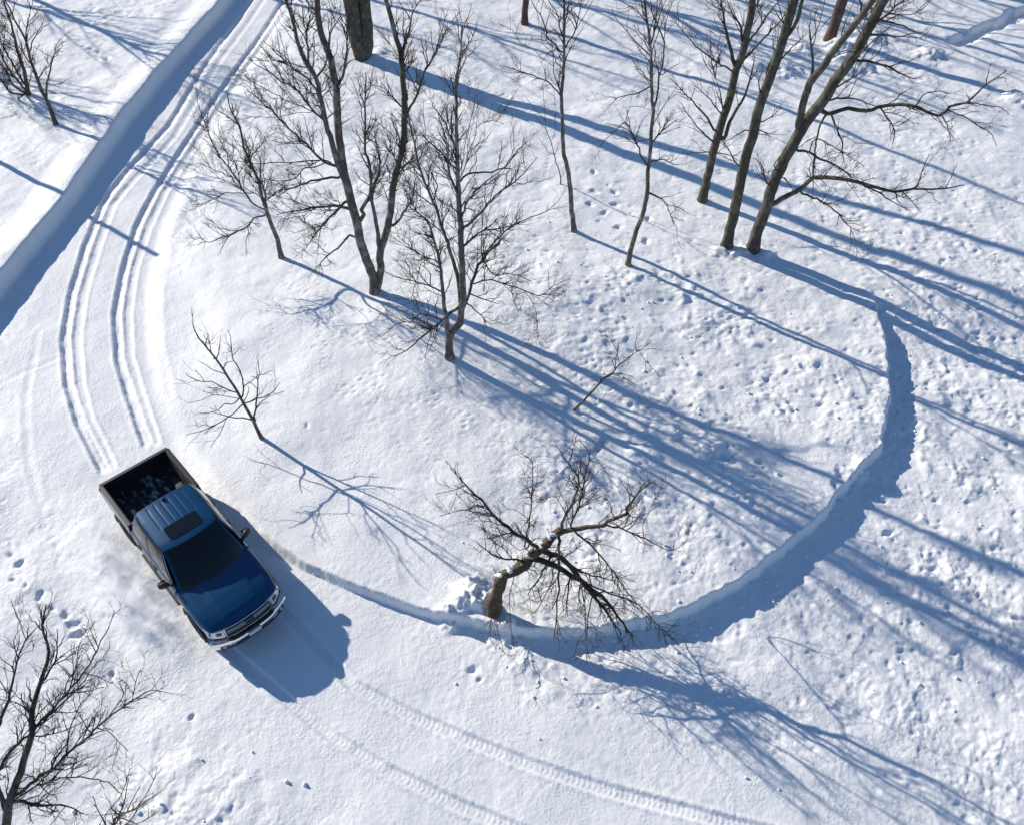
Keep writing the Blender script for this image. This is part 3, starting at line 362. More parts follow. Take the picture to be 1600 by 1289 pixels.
 (0.01,0.007,[(2.52,1.13,3.03),(2.88,1.17,3.19),(3.41,0.77,3.21)]),
 (0.014,0.007,[(1.67,0.77,2.37),(1.69,0.75,2.36),(2.13,0.71,2.56),(2.29,0.9,2.79)]),
 (0.009,0.007,[(2.46,2.62,3.69),(2.19,3.01,3.77),(2.27,3.15,3.82)]),
 (0.009,0.007,[(2.02,0.17,2.05),(1.57,-0.04,1.52)]),
 (0.009,0.007,[(2.24,2.2,3.51),(2.69,2.04,3.53),(2.86,1.96,3.54)]),
 (0.01,0.007,[(1.9,1.86,3.28),(2.41,1.88,3.4),(2.71,1.91,3.48)]),
]),
'shrub_R': ((8.95, 37.3), [
 (0.03,0.007,[(0,0,-0),(-0.28,0,0.77),(-0.48,0,1.67),(-0.57,0,2.18)]),
 (0.018,0.007,[(-0.04,0,0.11),(-0.68,-0.09,0.92),(-0.95,-0.17,1.85)]),
 (0.018,0.007,[(-0.04,0,0.1),(-0.02,0,0.11),(-0.03,-0.07,1.01),(0.17,-0.12,1.62)]),
 (0.011,0.007,[(-0.28,0,0.77),(-0.54,0.15,1.22),(-1.09,0.35,1.61)]),
]),
'shrub_S': ((-8.43, 5.99), [
 (0.03,0.007,[(0,0,0),(0.33,0.15,0.68),(0.77,0.18,1.02),(1.07,0.29,1.24),(1.35,0.41,1.4)]),
 (0.019,0.007,[(0,0,0),(0.45,0.25,0.91),(0.61,0.69,1.34)]),
 (0.015,0.007,[(0.04,0.02,0.08),(0.07,0,0.11),(0.62,0.02,0.75),(0.9,0.25,1.14),(1.15,0.59,1.41),(1.18,0.85,1.5)]),
 (0.019,0.007,[(0,0,0),(-0.02,0.16,0.77),(-0.11,0.4,1.14)]),
 (0.009,0.007,[(0.13,0.07,0.25),(0.17,0.05,0.33),(0.93,-0.05,0.96),(1.36,0.06,1.28)]),
]),
}

# ------------------------------------------------------------------ helpers
COL = sc.collection
def link(o, parent=None):
    COL.objects.link(o)
    if parent is not None:
        o.parent = parent
    return o
def tag(o, label=None, cat=None, group=None, kind=None):
    if label: o['label'] = label
    if cat: o['category'] = cat
    if group: o['group'] = group
    if kind: o['kind'] = kind
    return o
def empty(name, loc=(0, 0, 0), rz=0.0):
    o = bpy.data.objects.new(name, None)
    o.location = loc
    o.rotation_euler = (0, 0, rz)
    o.empty_display_size = 0.3
    return link(o)
def mesh_np(name, V, F, mat, parent=None, smooth=True):
    """V (n,3) array, F (m,4) or (m,3) int array"""
    me = bpy.data.meshes.new(name)
    V = np.asarray(V, np.float32); F = np.asarray(F, np.int32)
    m, k = F.shape
    me.vertices.add(len(V)); me.vertices.foreach_set('co', V.ravel())
    me.loops.add(m * k); me.loops.foreach_set('vertex_index', F.ravel())
    me.polygons.add(m)
    me.polygons.foreach_set('loop_start', np.arange(0, m * k, k, dtype=np.int32))
    me.polygons.foreach_set('loop_total', np.full(m, k, np.int32))
    me.polygons.foreach_set('use_smooth', np.full(m, smooth, bool))
    me.update(calc_edges=True)
    me.materials.append(mat)
    return link(bpy.data.objects.new(name, me), parent)
def from_bm(name, bm, mat, parent=None, sharp=35):
    bmesh.ops.recalc_face_normals(bm, faces=bm.faces)
    for f in bm.faces: f.smooth = True
    if sharp is not None:
        for e in bm.edges:
            if len(e.link_faces) == 2 and e.calc_face_angle(0) > math.radians(sharp):
                e.smooth = False
    me = bpy.data.meshes.new(name)
    bm.to_mesh(me); bm.free()
    for m_ in (mat if isinstance(mat, (list, tuple)) else [mat]):
        me.materials.append(m_)
    return link(bpy.data.objects.new(name, me), parent)

class Nodes:
    def __init__(self, name):
        self.m = bpy.data.materials.new(name)
        self.m.use_nodes = True
        self.t = self.m.node_tree
        self.b = self.t.nodes['Principled BSDF']
    def n(self, typ, **kw):
        nd = self.t.nodes.new(typ)
        for k, v in kw.items():
            if k in nd.inputs: nd.inputs[k].default_value = v
            else: setattr(nd, k, v)
        return nd
    def l(self, a, b): self.t.links.new(a, b)
    def set(self, **kw):
        for k, v in kw.items():
            self.b.inputs[k.replace('_', ' ')].default_value = v
        return self
    def coords(self, scale=(1, 1, 1)):
        tc = self.n('ShaderNodeTexCoord'); mp = self.n('ShaderNodeMapping')
        mp.inputs['Scale'].default_value = scale
        self.l(tc.outputs['Object'], mp.inputs['Vector'])
        return mp.outputs[0]
    def noise(self, vec, scale, detail=4, rough=0.55):
        nz = self.n('ShaderNodeTexNoise', Scale=scale, Detail=detail, Roughness=rough)
        self.l(vec, nz.inputs['Vector'])
        return nz.outputs[0]
    def ramp(self, fac, stops):
        r = self.n('ShaderNodeValToRGB')
        while len(r.color_ramp.elements) < len(stops): r.color_ramp.elements.new(0.5)
        for e, (p_, c) in zip(r.color_ramp.elements, stops):
            e.position = p_; e.color = (*c, 1)
        self.l(fac, r.inputs[0])
        return r.outputs[0]
    def bump(self, h, strength=0.4, dist=0.02):
        b = self.n('ShaderNodeBump', Strength=strength, Distance=dist)
        self.l(h, b.inputs['Height'])
        self.l(b.outputs[0], self.b.inputs['Normal'])
        return b
def rgb(*c): return (*c, 1.0)

def mat_snow():
    N = Nodes('snow')
    v = N.coords()
    c = N.ramp(N.noise(v, 0.35, 5, 0.6), [(0.3, (0.835, 0.85, 0.875)), (0.7, (0.875, 0.885, 0.90))])
    N.l(c, N.b.inputs['Base Color'])
    N.set(Roughness=0.55, Specular_IOR_Level=0.25)
    a = N.noise(v, 14.0, 6, 0.6)
    b = N.noise(v, 42.0, 3, 0.6)
    mx = N.n('ShaderNodeMath', operation='MULTIPLY_ADD'); mx.inputs[1].default_value = 0.35
    N.l(b, mx.inputs[0]); N.l(a, mx.inputs[2])
    pt = N.ramp(N.noise(v, 0.8, 4, 0.6), [(0.35, (0.25, 0.25, 0.25)), (0.62, (1, 1, 1))])
    pm = N.n('ShaderNodeMath', operation='MULTIPLY'); N.l(mx.outputs[0], pm.inputs[0]); N.l(pt, pm.inputs[1])
    N.bump(pm.outputs[0], 0.5, 0.05)
    return N.m
def mat_bark(name, dark, light, patch=None, snow=0.0):
    N = Nodes(name)
    v = N.coords((1, 1, 0.16))
    f = N.noise(v, 26.0, 6, 0.65)
    c = N.ramp(f, [(0.32, dark), (0.68, light)])
    if patch:
        pv = N.noise(N.coords((1, 1, 0.7)), 4.2, 4, 0.6)
        rp = N.ramp(pv, [(0.50, (0, 0, 0)), (0.62, (1, 1, 1))])
        mx = N.n('ShaderNodeMix', data_type='RGBA')
        N.l(rp, mx.inputs['Factor']); N.l(c, mx.inputs['A']); mx.inputs['B'].default_value = rgb(*patch)
        c = mx.outputs['Result']
    N.l(c, N.b.inputs['Base Color'])
    N.set(Roughness=0.9, Specular_IOR_Level=0.2)
    N.bump(f, 0.9, 0.03)
    return N.m
M = {}
M['snow'] = mat_snow()
M['bark_grey'] = mat_bark('bark_grey', (0.05, 0.043, 0.037), (0.19, 0.17, 0.15), (0.27, 0.255, 0.23))
M['bark_dark'] = mat_bark('bark_dark', (0.035, 0.030, 0.025), (0.125, 0.11, 0.09), (0.14, 0.14, 0.105))
M['bark_red'] = mat_bark('bark_red', (0.05, 0.03, 0.025), (0.16, 0.10, 0.085), (0.14, 0.11, 0.10))
M['bark_brown'] = mat_bark('bark_brown', (0.05, 0.033, 0.02), (0.17, 0.125, 0.085), (0.13, 0.11, 0.08))
N = Nodes('twig'); N.set(Roughness=0.85, Specular_IOR_Level=0.2)
N.l(N.ramp(N.noise(N.coords(), 3.0, 3), [(0.3, (0.035, 0.028, 0.024)), (0.7, (0.085, 0.066, 0.055))]), N.b.inputs['Base Color'])
M['twig'] = N.m

# ------------------------------------------------------------------ noise on the ground
_rs = np.random.RandomState(7)
_perm = _rs.permutation(512).astype(np.int64)
_perm = np.concatenate([_perm, _perm])
_gx = np.cos(np.arange(512) * 2.399963); _gy = np.sin(np.arange(512) * 2.399963)
def pnoise(x, y):
    xi = np.floor(x).astype(np.int64); yi = np.floor(y).astype(np.int64)
    xf = x - xi; yf = y - yi
    xi &= 511; yi &= 511
    u = xf * xf * xf * (xf * (xf * 6 - 15) + 10); v = yf * yf * yf * (yf * (yf * 6 - 15) + 10)
    def g(i, j, dx, dy):
        h = _perm[(_perm[(xi + i) & 511] + yi + j) & 511]
        return _gx[h] * dx + _gy[h] * dy
    n00 = g(0, 0, xf, yf); n10 = g(1, 0, xf - 1, yf); n01 = g(0, 1, xf, yf - 1); n11 = g(1, 1, xf - 1, yf - 1)
    return (n00 + u * (n10 - n00)) * (1 - v) + (n01 + u * (n11 - n01)) * v
def fbm(x, y, f, oc=4, rough=0.5, off=0.0):
    s = 0; a = 1.0
    for i in range(oc):
        s = s + a * pnoise(x * f + 17.3 * i + off, y * f - 9.1 * i + off * 1.7)
        f *= 2.03; a *= rough
    return s
def worley(x, y, f, seed=0):
    x = x * f; y = y * f
    xi = np.floor(x).astype(np.int64); yi = np.floor(y).astype(np.int64)
    best = np.full(x.shape, 9.0)
    for i in (-1, 0, 1):
        for j in (-1, 0, 1):
            h = _perm[(_perm[(xi + i + seed) & 511] + yi + j) & 511]
            h2 = _perm[(h + 131) & 511]
            px = xi + i + 0.15 + 0.7 * h / 511.0; py = yi + j + 0.15 + 0.7 * h2 / 511.0
            best = np.minimum(best, (x - px) ** 2 + (y - py) ** 2)
    return np.sqrt(best)

# ---- macro terrain (world metres) ----
def smooth(a, b, t):
    t = np.clip((t - a) / (b - a), 0, 1)
    return t * t * (3 - 2 * t)
def poly_sdf(x, y, P):
    # signed distance, positive inside
    P = np.asarray(P, float); n = len(P)
    d2 = np.full(x.shape, 1e18); ins = np.zeros(x.shape, bool)
    for i in range(n):
        ax, ay = P[i]; bx, by = P[(i + 1) % n]
        ex, ey = bx - ax, by - ay
        t = np.clip(((x - ax) * ex + (y - ay) * ey) / (ex * ex + ey * ey), 0, 1)
        d2 = np.minimum(d2, (x - ax - t * ex) ** 2 + (y - ay - t * ey) ** 2)
        if ey != 0:
            c = ((ay > y) != (by > y)) & (x < ex * (y - ay) / ey + ax)
            ins ^= c
    d = np.sqrt(d2)
    return np.where(ins, d, -d)
def line_dist(x, y, P):
    # distance to polyline, arc length of nearest point, signed side (+ = left of direction)
    P = np.asarray(P, float)
    best = np.full(x.shape, 1e18); arc = np.zeros(x.shape); side = np.zeros(x.shape); s0 = 0
    for i in range(len(P) - 1):
        ax, ay = P[i]; bx, by = P[i + 1]
        ex, ey = bx - ax, by - ay; L = math.hypot(ex, ey)
        t = np.clip(((x - ax) * ex + (y - ay) * ey) / (L * L), 0, 1)
        d = (x - ax - t * ex) ** 2 + (y - ay - t * ey) ** 2
        m = d < best
        best = np.where(m, d, best); arc = np.where(m, s0 + t * L, arc)
        side = np.where(m, np.sign(ex * (y - ay) - ey * (x - ax)), side)
        s0 += L
    return np.sqrt(best), arc, side
def macro(x, y, jit=0.0, jit2=0.0):
    # island plateau with a cut edge, the road around it, the bank beyond the road
    sd = poly_sdf(x, y, ISLAND) + jit
    west = smooth(-5.0, -8.0, x)                     # soft lip on the west side
    wid = 0.055 + 0.30 * west
    isl = smooth(-wid, wid, sd)
    westlip = smooth(2.5, 0.0, sd) * west
    rise = 0.40 * smooth(20.6, 23.6, y) * smooth(5.0, 9.0, x)
    top = 0.40 - 0.12 * smooth(1.0, -6.0, x) * smooth(22, 15, y) - 0.24 * westlip * smooth(14.5, 17.5, y)
    h = rise + (top - rise) * isl
    # gentle mound in the island, falling away to the right
    h += 0.55 * np.exp(-((x + 1.5) ** 2 / 30 + (y - 21.5) ** 2 / 26)) * smooth(0.0, 3.5, sd)
    h -= 0.024 * np.logaddexp(0, (np.clip(x, -60, 60) - 6.0) / 1.5) * 1.5 * smooth(60, 30, x)
    # the far bank
    db, ab, sb = line_dist(x, y, BANK)
    db = db * sb + jit2
    bank = smooth(-0.16, 0.14, db)
    behind = 0.58 - 0.27 * smooth(0.25, 1.7, db) - 0.11 * smooth(1.5, 5.0, db)
    h = np.where(db > -0.3, h * (1 - bank) + behind * bank, h)
    return h, sd, db

def zone(x, y, Z):
    w = np.zeros(x.shape)
    for cx, cy, r, a in Z:
        w = np.maximum(w, a * np.exp(-((x - cx) ** 2 + (y - cy) ** 2) / (r * r)))
    return w
def terrain(x, y):
    jx = 0.10 * fbm(x, y, 0.7, 3) + 0.07 * fbm(x, y, 3.1, 2, 0.6, 4.0)
    jb = 0.05 * fbm(x, y, 0.8, 3, 0.5, 9.0) + 0.03 * fbm(x, y, 3.5, 2, 0.5, 3.0)
    jx = jx * (0.35 + 0.65 * smooth(-4.0, 1.0, x))
    h, sd, db = macro(x, y, jx, jb)
    inside = smooth(-0.1, 0.4, sd)
    beyond = smooth(0.0, 0.6, db)
    # how far from a wheel-flattened road
    tr = np.full(x.shape, 1e9)
    lift = np.zeros(x.shape)
    for k, P in enumerate(TRACKS):
        xw = x + 0.02 * pnoise(x * 1.3, y * 1.3 + k)
        d, a, s = line_dist(xw, y, P)
        old = k >= 4
        depth = 0.062 if old else (0.034 if k in (1, 3) else 0.085)
        half = 0.115
        fade = 1.0
        L = sum(math.dist(P[i], P[i + 1]) for i in range(len(P) - 1))
        ends = smooth(0.0, 0.3, a) * smooth(0.0, 0.3, L - a)
        tread = 0.5 + 0.5 * np.sin(a * 2 * math.pi / 0.12 + 3.0 * np.abs(d) / half)
        var = 0.9 + 0.3 * fbm(x, y, 1.6, 2, 0.5, 20.0 + k)
        prof = -depth * var * smooth(half + 0.05, half - 0.035, d) + 0.017 * var * np.exp(-((d - half - 0.07) / 0.05) ** 2) * (1 + 0.8 * fbm(x, y, 6.0, 2, 0.6, 5.0))
        prof += (0.011 if old else 0.006) * tread * smooth(half, half - 0.04, d)
        lift += prof * ends
        tr = np.minimum(tr, d)
    for k, P in enumerate(FAINT):
        d, a, s = line_dist(x, y, P)
        lift += -0.008 * np.exp(-(d / 0.09) ** 2) + 0.005 * np.exp(-((d - 0.18) / 0.06) ** 2)
    road = smooth(2.6, 0.7, tr) * (1 - inside) * (1 - beyond)
    h = h + lift * (1 - 0.8 * smooth(-0.3, 0.1, db))
    # undulation
    calm = 1 - 0.75 * road
    h += (0.16 * fbm(x, y, 0.16, 3, 0.5, 2.0) + 0.05 * fbm(x, y, 0.55, 3, 0.5, 8.0)) * (0.35 + 0.65 * calm) * (1 - np.exp(-(sd / 1.2) ** 2) * 0.5)
    lump = zone(x, y, LUMPY)
    pit = zone(x, y, PITTED)
    right = smooth(9.0, 13.0, x) * smooth(30, 24, y)
    base_r = 0.30 + 0.25 * right + 0.2 * smooth(26, 32, y) + 0.12 * fbm(x, y, 0.3, 2, 0.5, 31.0)
    smoothz = zone(x, y, [(-9.0, 19.0, 3.4, 1), (-8.4, 15.5, 2.6, 1), (-5.5, 14.2, 2.6, 1), (-10.5, 23.5, 2.2, 0.9), (-3.5, 13.2, 1.8, 0.8), (-8.5, 8.0, 2.0, 0.6), (-22, 28, 4, 0.9), (-13.6, 20.0, 3, 0.6)])
    rough = np.clip((base_r * 1.25 + lump * 1.0) * (1 - 0.85 * smoothz) * (1 - 0.8 * road), 0.03, 1.3)
    # crumbled and lumpy snow
    patch = smooth(-0.30, 0.40, fbm(x, y, 0.55, 3, 0.55, 61.0))
    wx_ = x + 0.10 * pnoise(x * 2.3, y * 2.3); wy_ = y + 0.10 * pnoise(x * 2.3 + 40, y * 2.3 - 7)
    b1 = np.abs(fbm(wx_, wy_, 1.3, 3, 0.5, 12.0)); b2 = np.abs(fbm(wx_, wy_, 4.2, 3, 0.6, 40.0))
    h += rough * (0.05 * fbm(x, y, 0.75, 2, 0.5, 19.0) + (0.35 + 0.65 * patch) * (0.085 * (0.32 - b1) + 0.042 * (0.3 - b2)) + (0.3 + 0.7 * patch) * 0.011 * fbm(x, y, 10.0, 2, 0.6, 3.0))
    h += (0.0045 + 0.005 * smooth(-0.1, 0.4, fbm(x, y, 0.35, 2, 0.5, 71.0))) * (1 - 0.6 * smoothz) * fbm(x, y, 6.0, 3, 0.65, 23.0)
    # fallen clods and the holes they leave
    w1 = worley(wx_ * 1.1, wy_, 1.5, 3)
    big = smooth(0.10, 0.35, fbm(x, y, 1.3, 2, 0.5, 77.0))
    h += rough * lump * 0.055 * smooth(0.55, 0.05, w1) * big
    w1b = worley(wx_, wy_ * 1.3, 2.6, 9)
    h -= rough * 0.035 * smooth(0.40, 0.12, w1b) * smooth(0.12, 0.35, fbm(x, y, 1.7, 2, 0.5, 55.0))
    # small pits where twigs and crumbs have fallen from the crowns
    wx = x * 0.80 + y * 0.60; wy = -x * 0.60 + y * 0.80
    w2 = worley(wx * 0.62, wy, 4.6, 21)
    h -= pit * (1 - 0.8 * road) * 0.026 * smooth(0.36, 0.10, w2) * smooth(-0.05, 0.3, fbm(x, y, 1.1, 2, 0.5, 66.0))
    w3 = worley(x, y, 8.5, 33)
    h -= (0.35 * pit + 0.14 * rough) * 0.010 * smooth(0.35, 0.1, w3)
    # footprints, blobs, trench
    for cx, cy, r in PRINTS:
        ang = (cx * 7.1 + cy * 3.3) % 3.14
        m = (np.abs(x - cx) < 1) & (np.abs(y - cy) < 1)
        dx = x[m] - cx; dy = y[m] - cy
        u = dx * math.cos(ang) + dy * math.sin(ang); v = -dx * math.sin(ang) + dy * math.cos(ang)
        q = np.sqrt((u / (1.25 * r)) ** 2 + (v / (0.8 * r)) ** 2) + 0.55 * fbm(x[m], y[m], 3.8, 3, 0.65)
        h[m] += -min(0.55 * r, 0.085) * smooth(1.05, 0.25, q)
    for cx, cy, r, a in MOUNDS:
        m = (np.abs(x - cx) < 3) & (np.abs(y - cy) < 3)
        q = np.sqrt((x[m] - cx) ** 2 + (y[m] - cy) ** 2) / r + 0.55 * fbm(x[m], y[m], 1.9, 4, 0.62)
        h[m] += a * smooth(1.3, 0.1, q) * (0.8 + 0.5 * fbm(x[m], y[m], 3.2, 3, 0.6, 8.0))
    d, a, s = line_dist(x, y, TRENCH)
    h -= 0.34 * smooth(0.50, 0.22, d + 0.30 * fbm(x, y, 1.1, 3, 0.6)) * smooth(0.0, 0.8, a)
    # churned powder thrown aside by the truck
    c_, s_ = math.cos(TRUCK_H), math.sin(TRUCK_H)
    tx = (x - TRUCK_P[0]) * c_ + (y - TRUCK_P[1]) * s_; ty = -(x - TRUCK_P[0]) * s_ + (y - TRUCK_P[1]) * c_
    churn = np.exp(-((ty + 1.75) / 0.55) ** 2) * smooth(-1.0, 0.6, tx) * smooth(5.6, 4.4, tx)
    h += churn * (0.07 + 0.07 * fbm(x, y, 0.9, 3, 0.5, 90.0) + 0.03 * np.abs(fbm(x, y, 3.0, 2, 0.5, 14.0)))
    under = smooth(1.25, 1.0, np.abs(ty)) * smooth(-0.4, 0.0, tx) * smooth(6.3, 5.9, tx)
    h = h * (1 - under) + np.minimum(h, 0.0) * under
    return h

def build_ground():
    # rows get wider apart with distance; the sheet runs on to the horizon in ever larger steps
    ys = [4.0]
    while ys[-1] < 50.0:
        ys.append(ys[-1] + 0.031 + 0.0012 * (ys[-1] - 4.0))
    up = [ys[-1]]; st = 0.2
    while up[-1] < 1500: up.append(up[-1] + st); st *= 1.22
    dn = [ys[0]]; st = 0.08
    while dn[-1] > -900: dn.append(dn[-1] - st); st *= 1.22
    Y = np.array(dn[:0:-1] + ys + up[1:])
    nc = 900
    s = list(np.linspace(-1, 1, nc)); st = 2.0 / nc
    R_ = [1.0]
    while R_[-1] < 45: st *= 1.2; R_.append(R_[-1] + st)
    s = np.array([-v for v in R_[:0:-1]] + s + R_[1:])
    hw = 12.8 + 0.80 * (np.clip(Y, 4, 60) - 4.0) * 0.93
    X = s[None, :] * hw[:, None]
    YY = np.repeat(Y[:, None], len(s), 1)
    H = terrain(X.ravel(), YY.ravel()).reshape(X.shape)
    V = np.stack([X, YY, H], -1).reshape(-1, 3)
    r, c = X.shape
    idx = np.arange(r * c).reshape(r, c)
    F = np.stack([idx[:-1, :-1], idx[:-1, 1:], idx[1:, 1:], idx[1:, :-1]], -1).reshape(-1, 4)
    o = mesh_np('ground', V, F, M['snow'])
    tag(o, 'snow covered ground with tyre tracks, banks and footprints', 'snow', kind='structure')
    return len(F)
nq = build_ground()
print('ground quads', nq)
def gz(x, y):
    return float(terrain(np.array([float(x)]), np.array([float(y)]))[0])

# ------------------------------------------------------------------ trees
def resample(P, R, step, rng, wob):
    """Catmull-Rom through P with a small wobble; R radii per control point"""
    P = np.asarray(P, float); n = len(P)
    out = []; rad = []
    for i in range(n - 1):
        p0 = P[max(i - 1, 0)]; p1 = P[i]; p2 = P[i + 1]; p3 = P[min(i + 2, n - 1)]
        L = np.linalg.norm(p2 - p1); m = max(1, int(round(L / step)))
        for j in range(m):
            t = j / m
            q = 0.5 * ((2 * p1) + (-p0 + p2) * t + (2 * p0 - 5 * p1 + 4 * p2 - p3) * t * t + (-p0 + 3 * p1 - 3 * p2 + p3) * t ** 3)
            r = R[i] + (R[i + 1] - R[i]) * t
            if i + j > 0: q = q + rng.normal(0, 1, 3) * min(wob, 0.35 * r + 0.004)
            out.append(q); rad.append(r)
    out.append(P[-1]); rad.append(R[-1])
    return np.array(out), np.array(rad)
def frames(T):
    ref = np.where(np.abs(T[..., 2:3]) < 0.9, np.array([0, 0, 1.0]), np.array([1.0, 0, 0]))
    a = np.cross(T, ref); a /= np.linalg.norm(a, axis=-1, keepdims=True) + 1e-9
    return a, np.cross(T, a)
def tube(P, R, sides, rng=None, flute=0.0):
    """P (n,3), R (n) -> V,F quads, closed by a point at the end"""
    n = len(P)
    T = np.gradient(P, axis=0); T /= np.linalg.norm(T, axis=1, keepdims=True) + 1e-9
    a, b = frames(T)
    for i in range(1, n):                       # keep the frame from twisting
        a[i] = a[i - 1] - T[i] * np.dot(a[i - 1], T[i]); a[i] /= np.linalg.norm(a[i]) + 1e-9
        b[i] = np.cross(T[i], a[i])
    th = np.arange(sides) * 2 * math.pi / sides
    rr = R[:, None] * np.ones(sides)[None]
    if flute and rng is not None:
        rr = rr * (1 + flute * rng.normal(0, 1, sides)[None] + 0.5 * flute * rng.normal(0, 1, rr.shape))
    V = P[:, None] + rr[..., None] * (np.cos(th)[None, :, None] * a[:, None] + np.sin(th)[None, :, None] * b[:, None])
    idx = np.arange(n * sides).reshape(n, sides); nx = np.roll(idx, -1, 1)
    F = np.stack([idx[:-1], nx[:-1], nx[1:], idx[1:]], -1).reshape(-1, 4)
    return V.reshape(-1, 3), F
def batch_tubes(P, R, sides):
    """P (N,S,3), R (N,S)"""
    N_, S_, _ = P.shape
    T = np.gradient(P, axis=1); T /= np.linalg.norm(T, axis=2, keepdims=True) + 1e-9
    a, b = frames(T[:, :1]); a = np.repeat(a, S_, 1); b = np.repeat(b, S_, 1)
    th = np.arange(sides) * 2 * math.pi / sides
    V = P[:, :, None] + R[:, :, None, None] * (np.cos(th)[None, None, :, None] * a[:, :, None] + np.sin(th)[None, None, :, None] * b[:, :, None])
    idx = np.arange(N_ * S_ * sides).reshape(N_, S_, sides); nx = np.roll(idx, -1, 2)
    F = np.stack([idx[:, :-1], nx[:, :-1], nx[:, 1:], idx[:, 1:]], -1).reshape(-1, 4)
    return V.reshape(-1, 3), F
def sprout(paths, spacing, t0, lmin, lmax, ang, up, S_, rfac, rmin, rng, zmin=0.2, curl=0.25):
    """twigs growing from paths [(P,R)]; returns (N,S,3),(N,S)"""
    st = []; tn = []; ln = []; r0 = []
    for P, R in paths:
        d = np.linalg.norm(np.diff(P, axis=0), axis=1); L = d.sum()
        if L < 0.05: continue
        cum = np.concatenate([[0], np.cumsum(d)])
        n = rng.poisson(L * (1 - t0) / spacing)
        n = max(n, 1)
        for s in rng.uniform(t0, 1.0, n) * L:
            i = min(np.searchsorted(cum, s) - 1, len(P) - 2); i = max(i, 0)
            f = (s - cum[i]) / max(d[i], 1e-6)
            st.append(P[i] + (P[i + 1] - P[i]) * f); tn.append((P[i + 1] - P[i]) / max(d[i], 1e-6))
            rr = R[i] + (R[i + 1] - R[i]) * f
            k = 1.0 - 0.45 * (s / L)
            ln.append(min(rng.uniform(lmin, lmax) * k, 0.75 * L + 0.1)); r0.append(max(rmin, min(rr * 0.75, rfac)))
    if not st: return None
    st = np.array(st); tn = np.array(tn); ln = np.array(ln); r0 = np.array(r0); N_ = len(st)
    pr = rng.normal(0, 1, (N_, 3)); pr -= tn * (pr * tn).sum(1, keepdims=True); pr /= np.linalg.norm(pr, axis=1, keepdims=True) + 1e-9
    an = np.radians(rng.normal(ang, 10, N_))[:, None]
    dr = tn * np.cos(an) + pr * np.sin(an); dr[:, 2] += up; dr /= np.linalg.norm(dr, axis=1, keepdims=True)
    t = np.linspace(0, 1, S_)[None, :, None]
    bend = rng.normal(0, curl, (N_, 3)); bend[:, 2] += up * 0.8
    P = st[:, None] + dr[:, None] * ln[:, None, None] * t + bend[:, None] * ln[:, None, None] * (t ** 2) * 0.5
    if S_ > 2:
        jit = rng.normal(0, 1, (N_, S_, 3)) * (0.035 * ln)[:, None, None]; jit[:, 0] = 0
        P = P + jit
    R = r0[:, None] * (1 - 0.62 * np.linspace(0, 1, S_)[None])
    keep = P[:, -1, 2] > zmin
    return P[keep], R[keep]
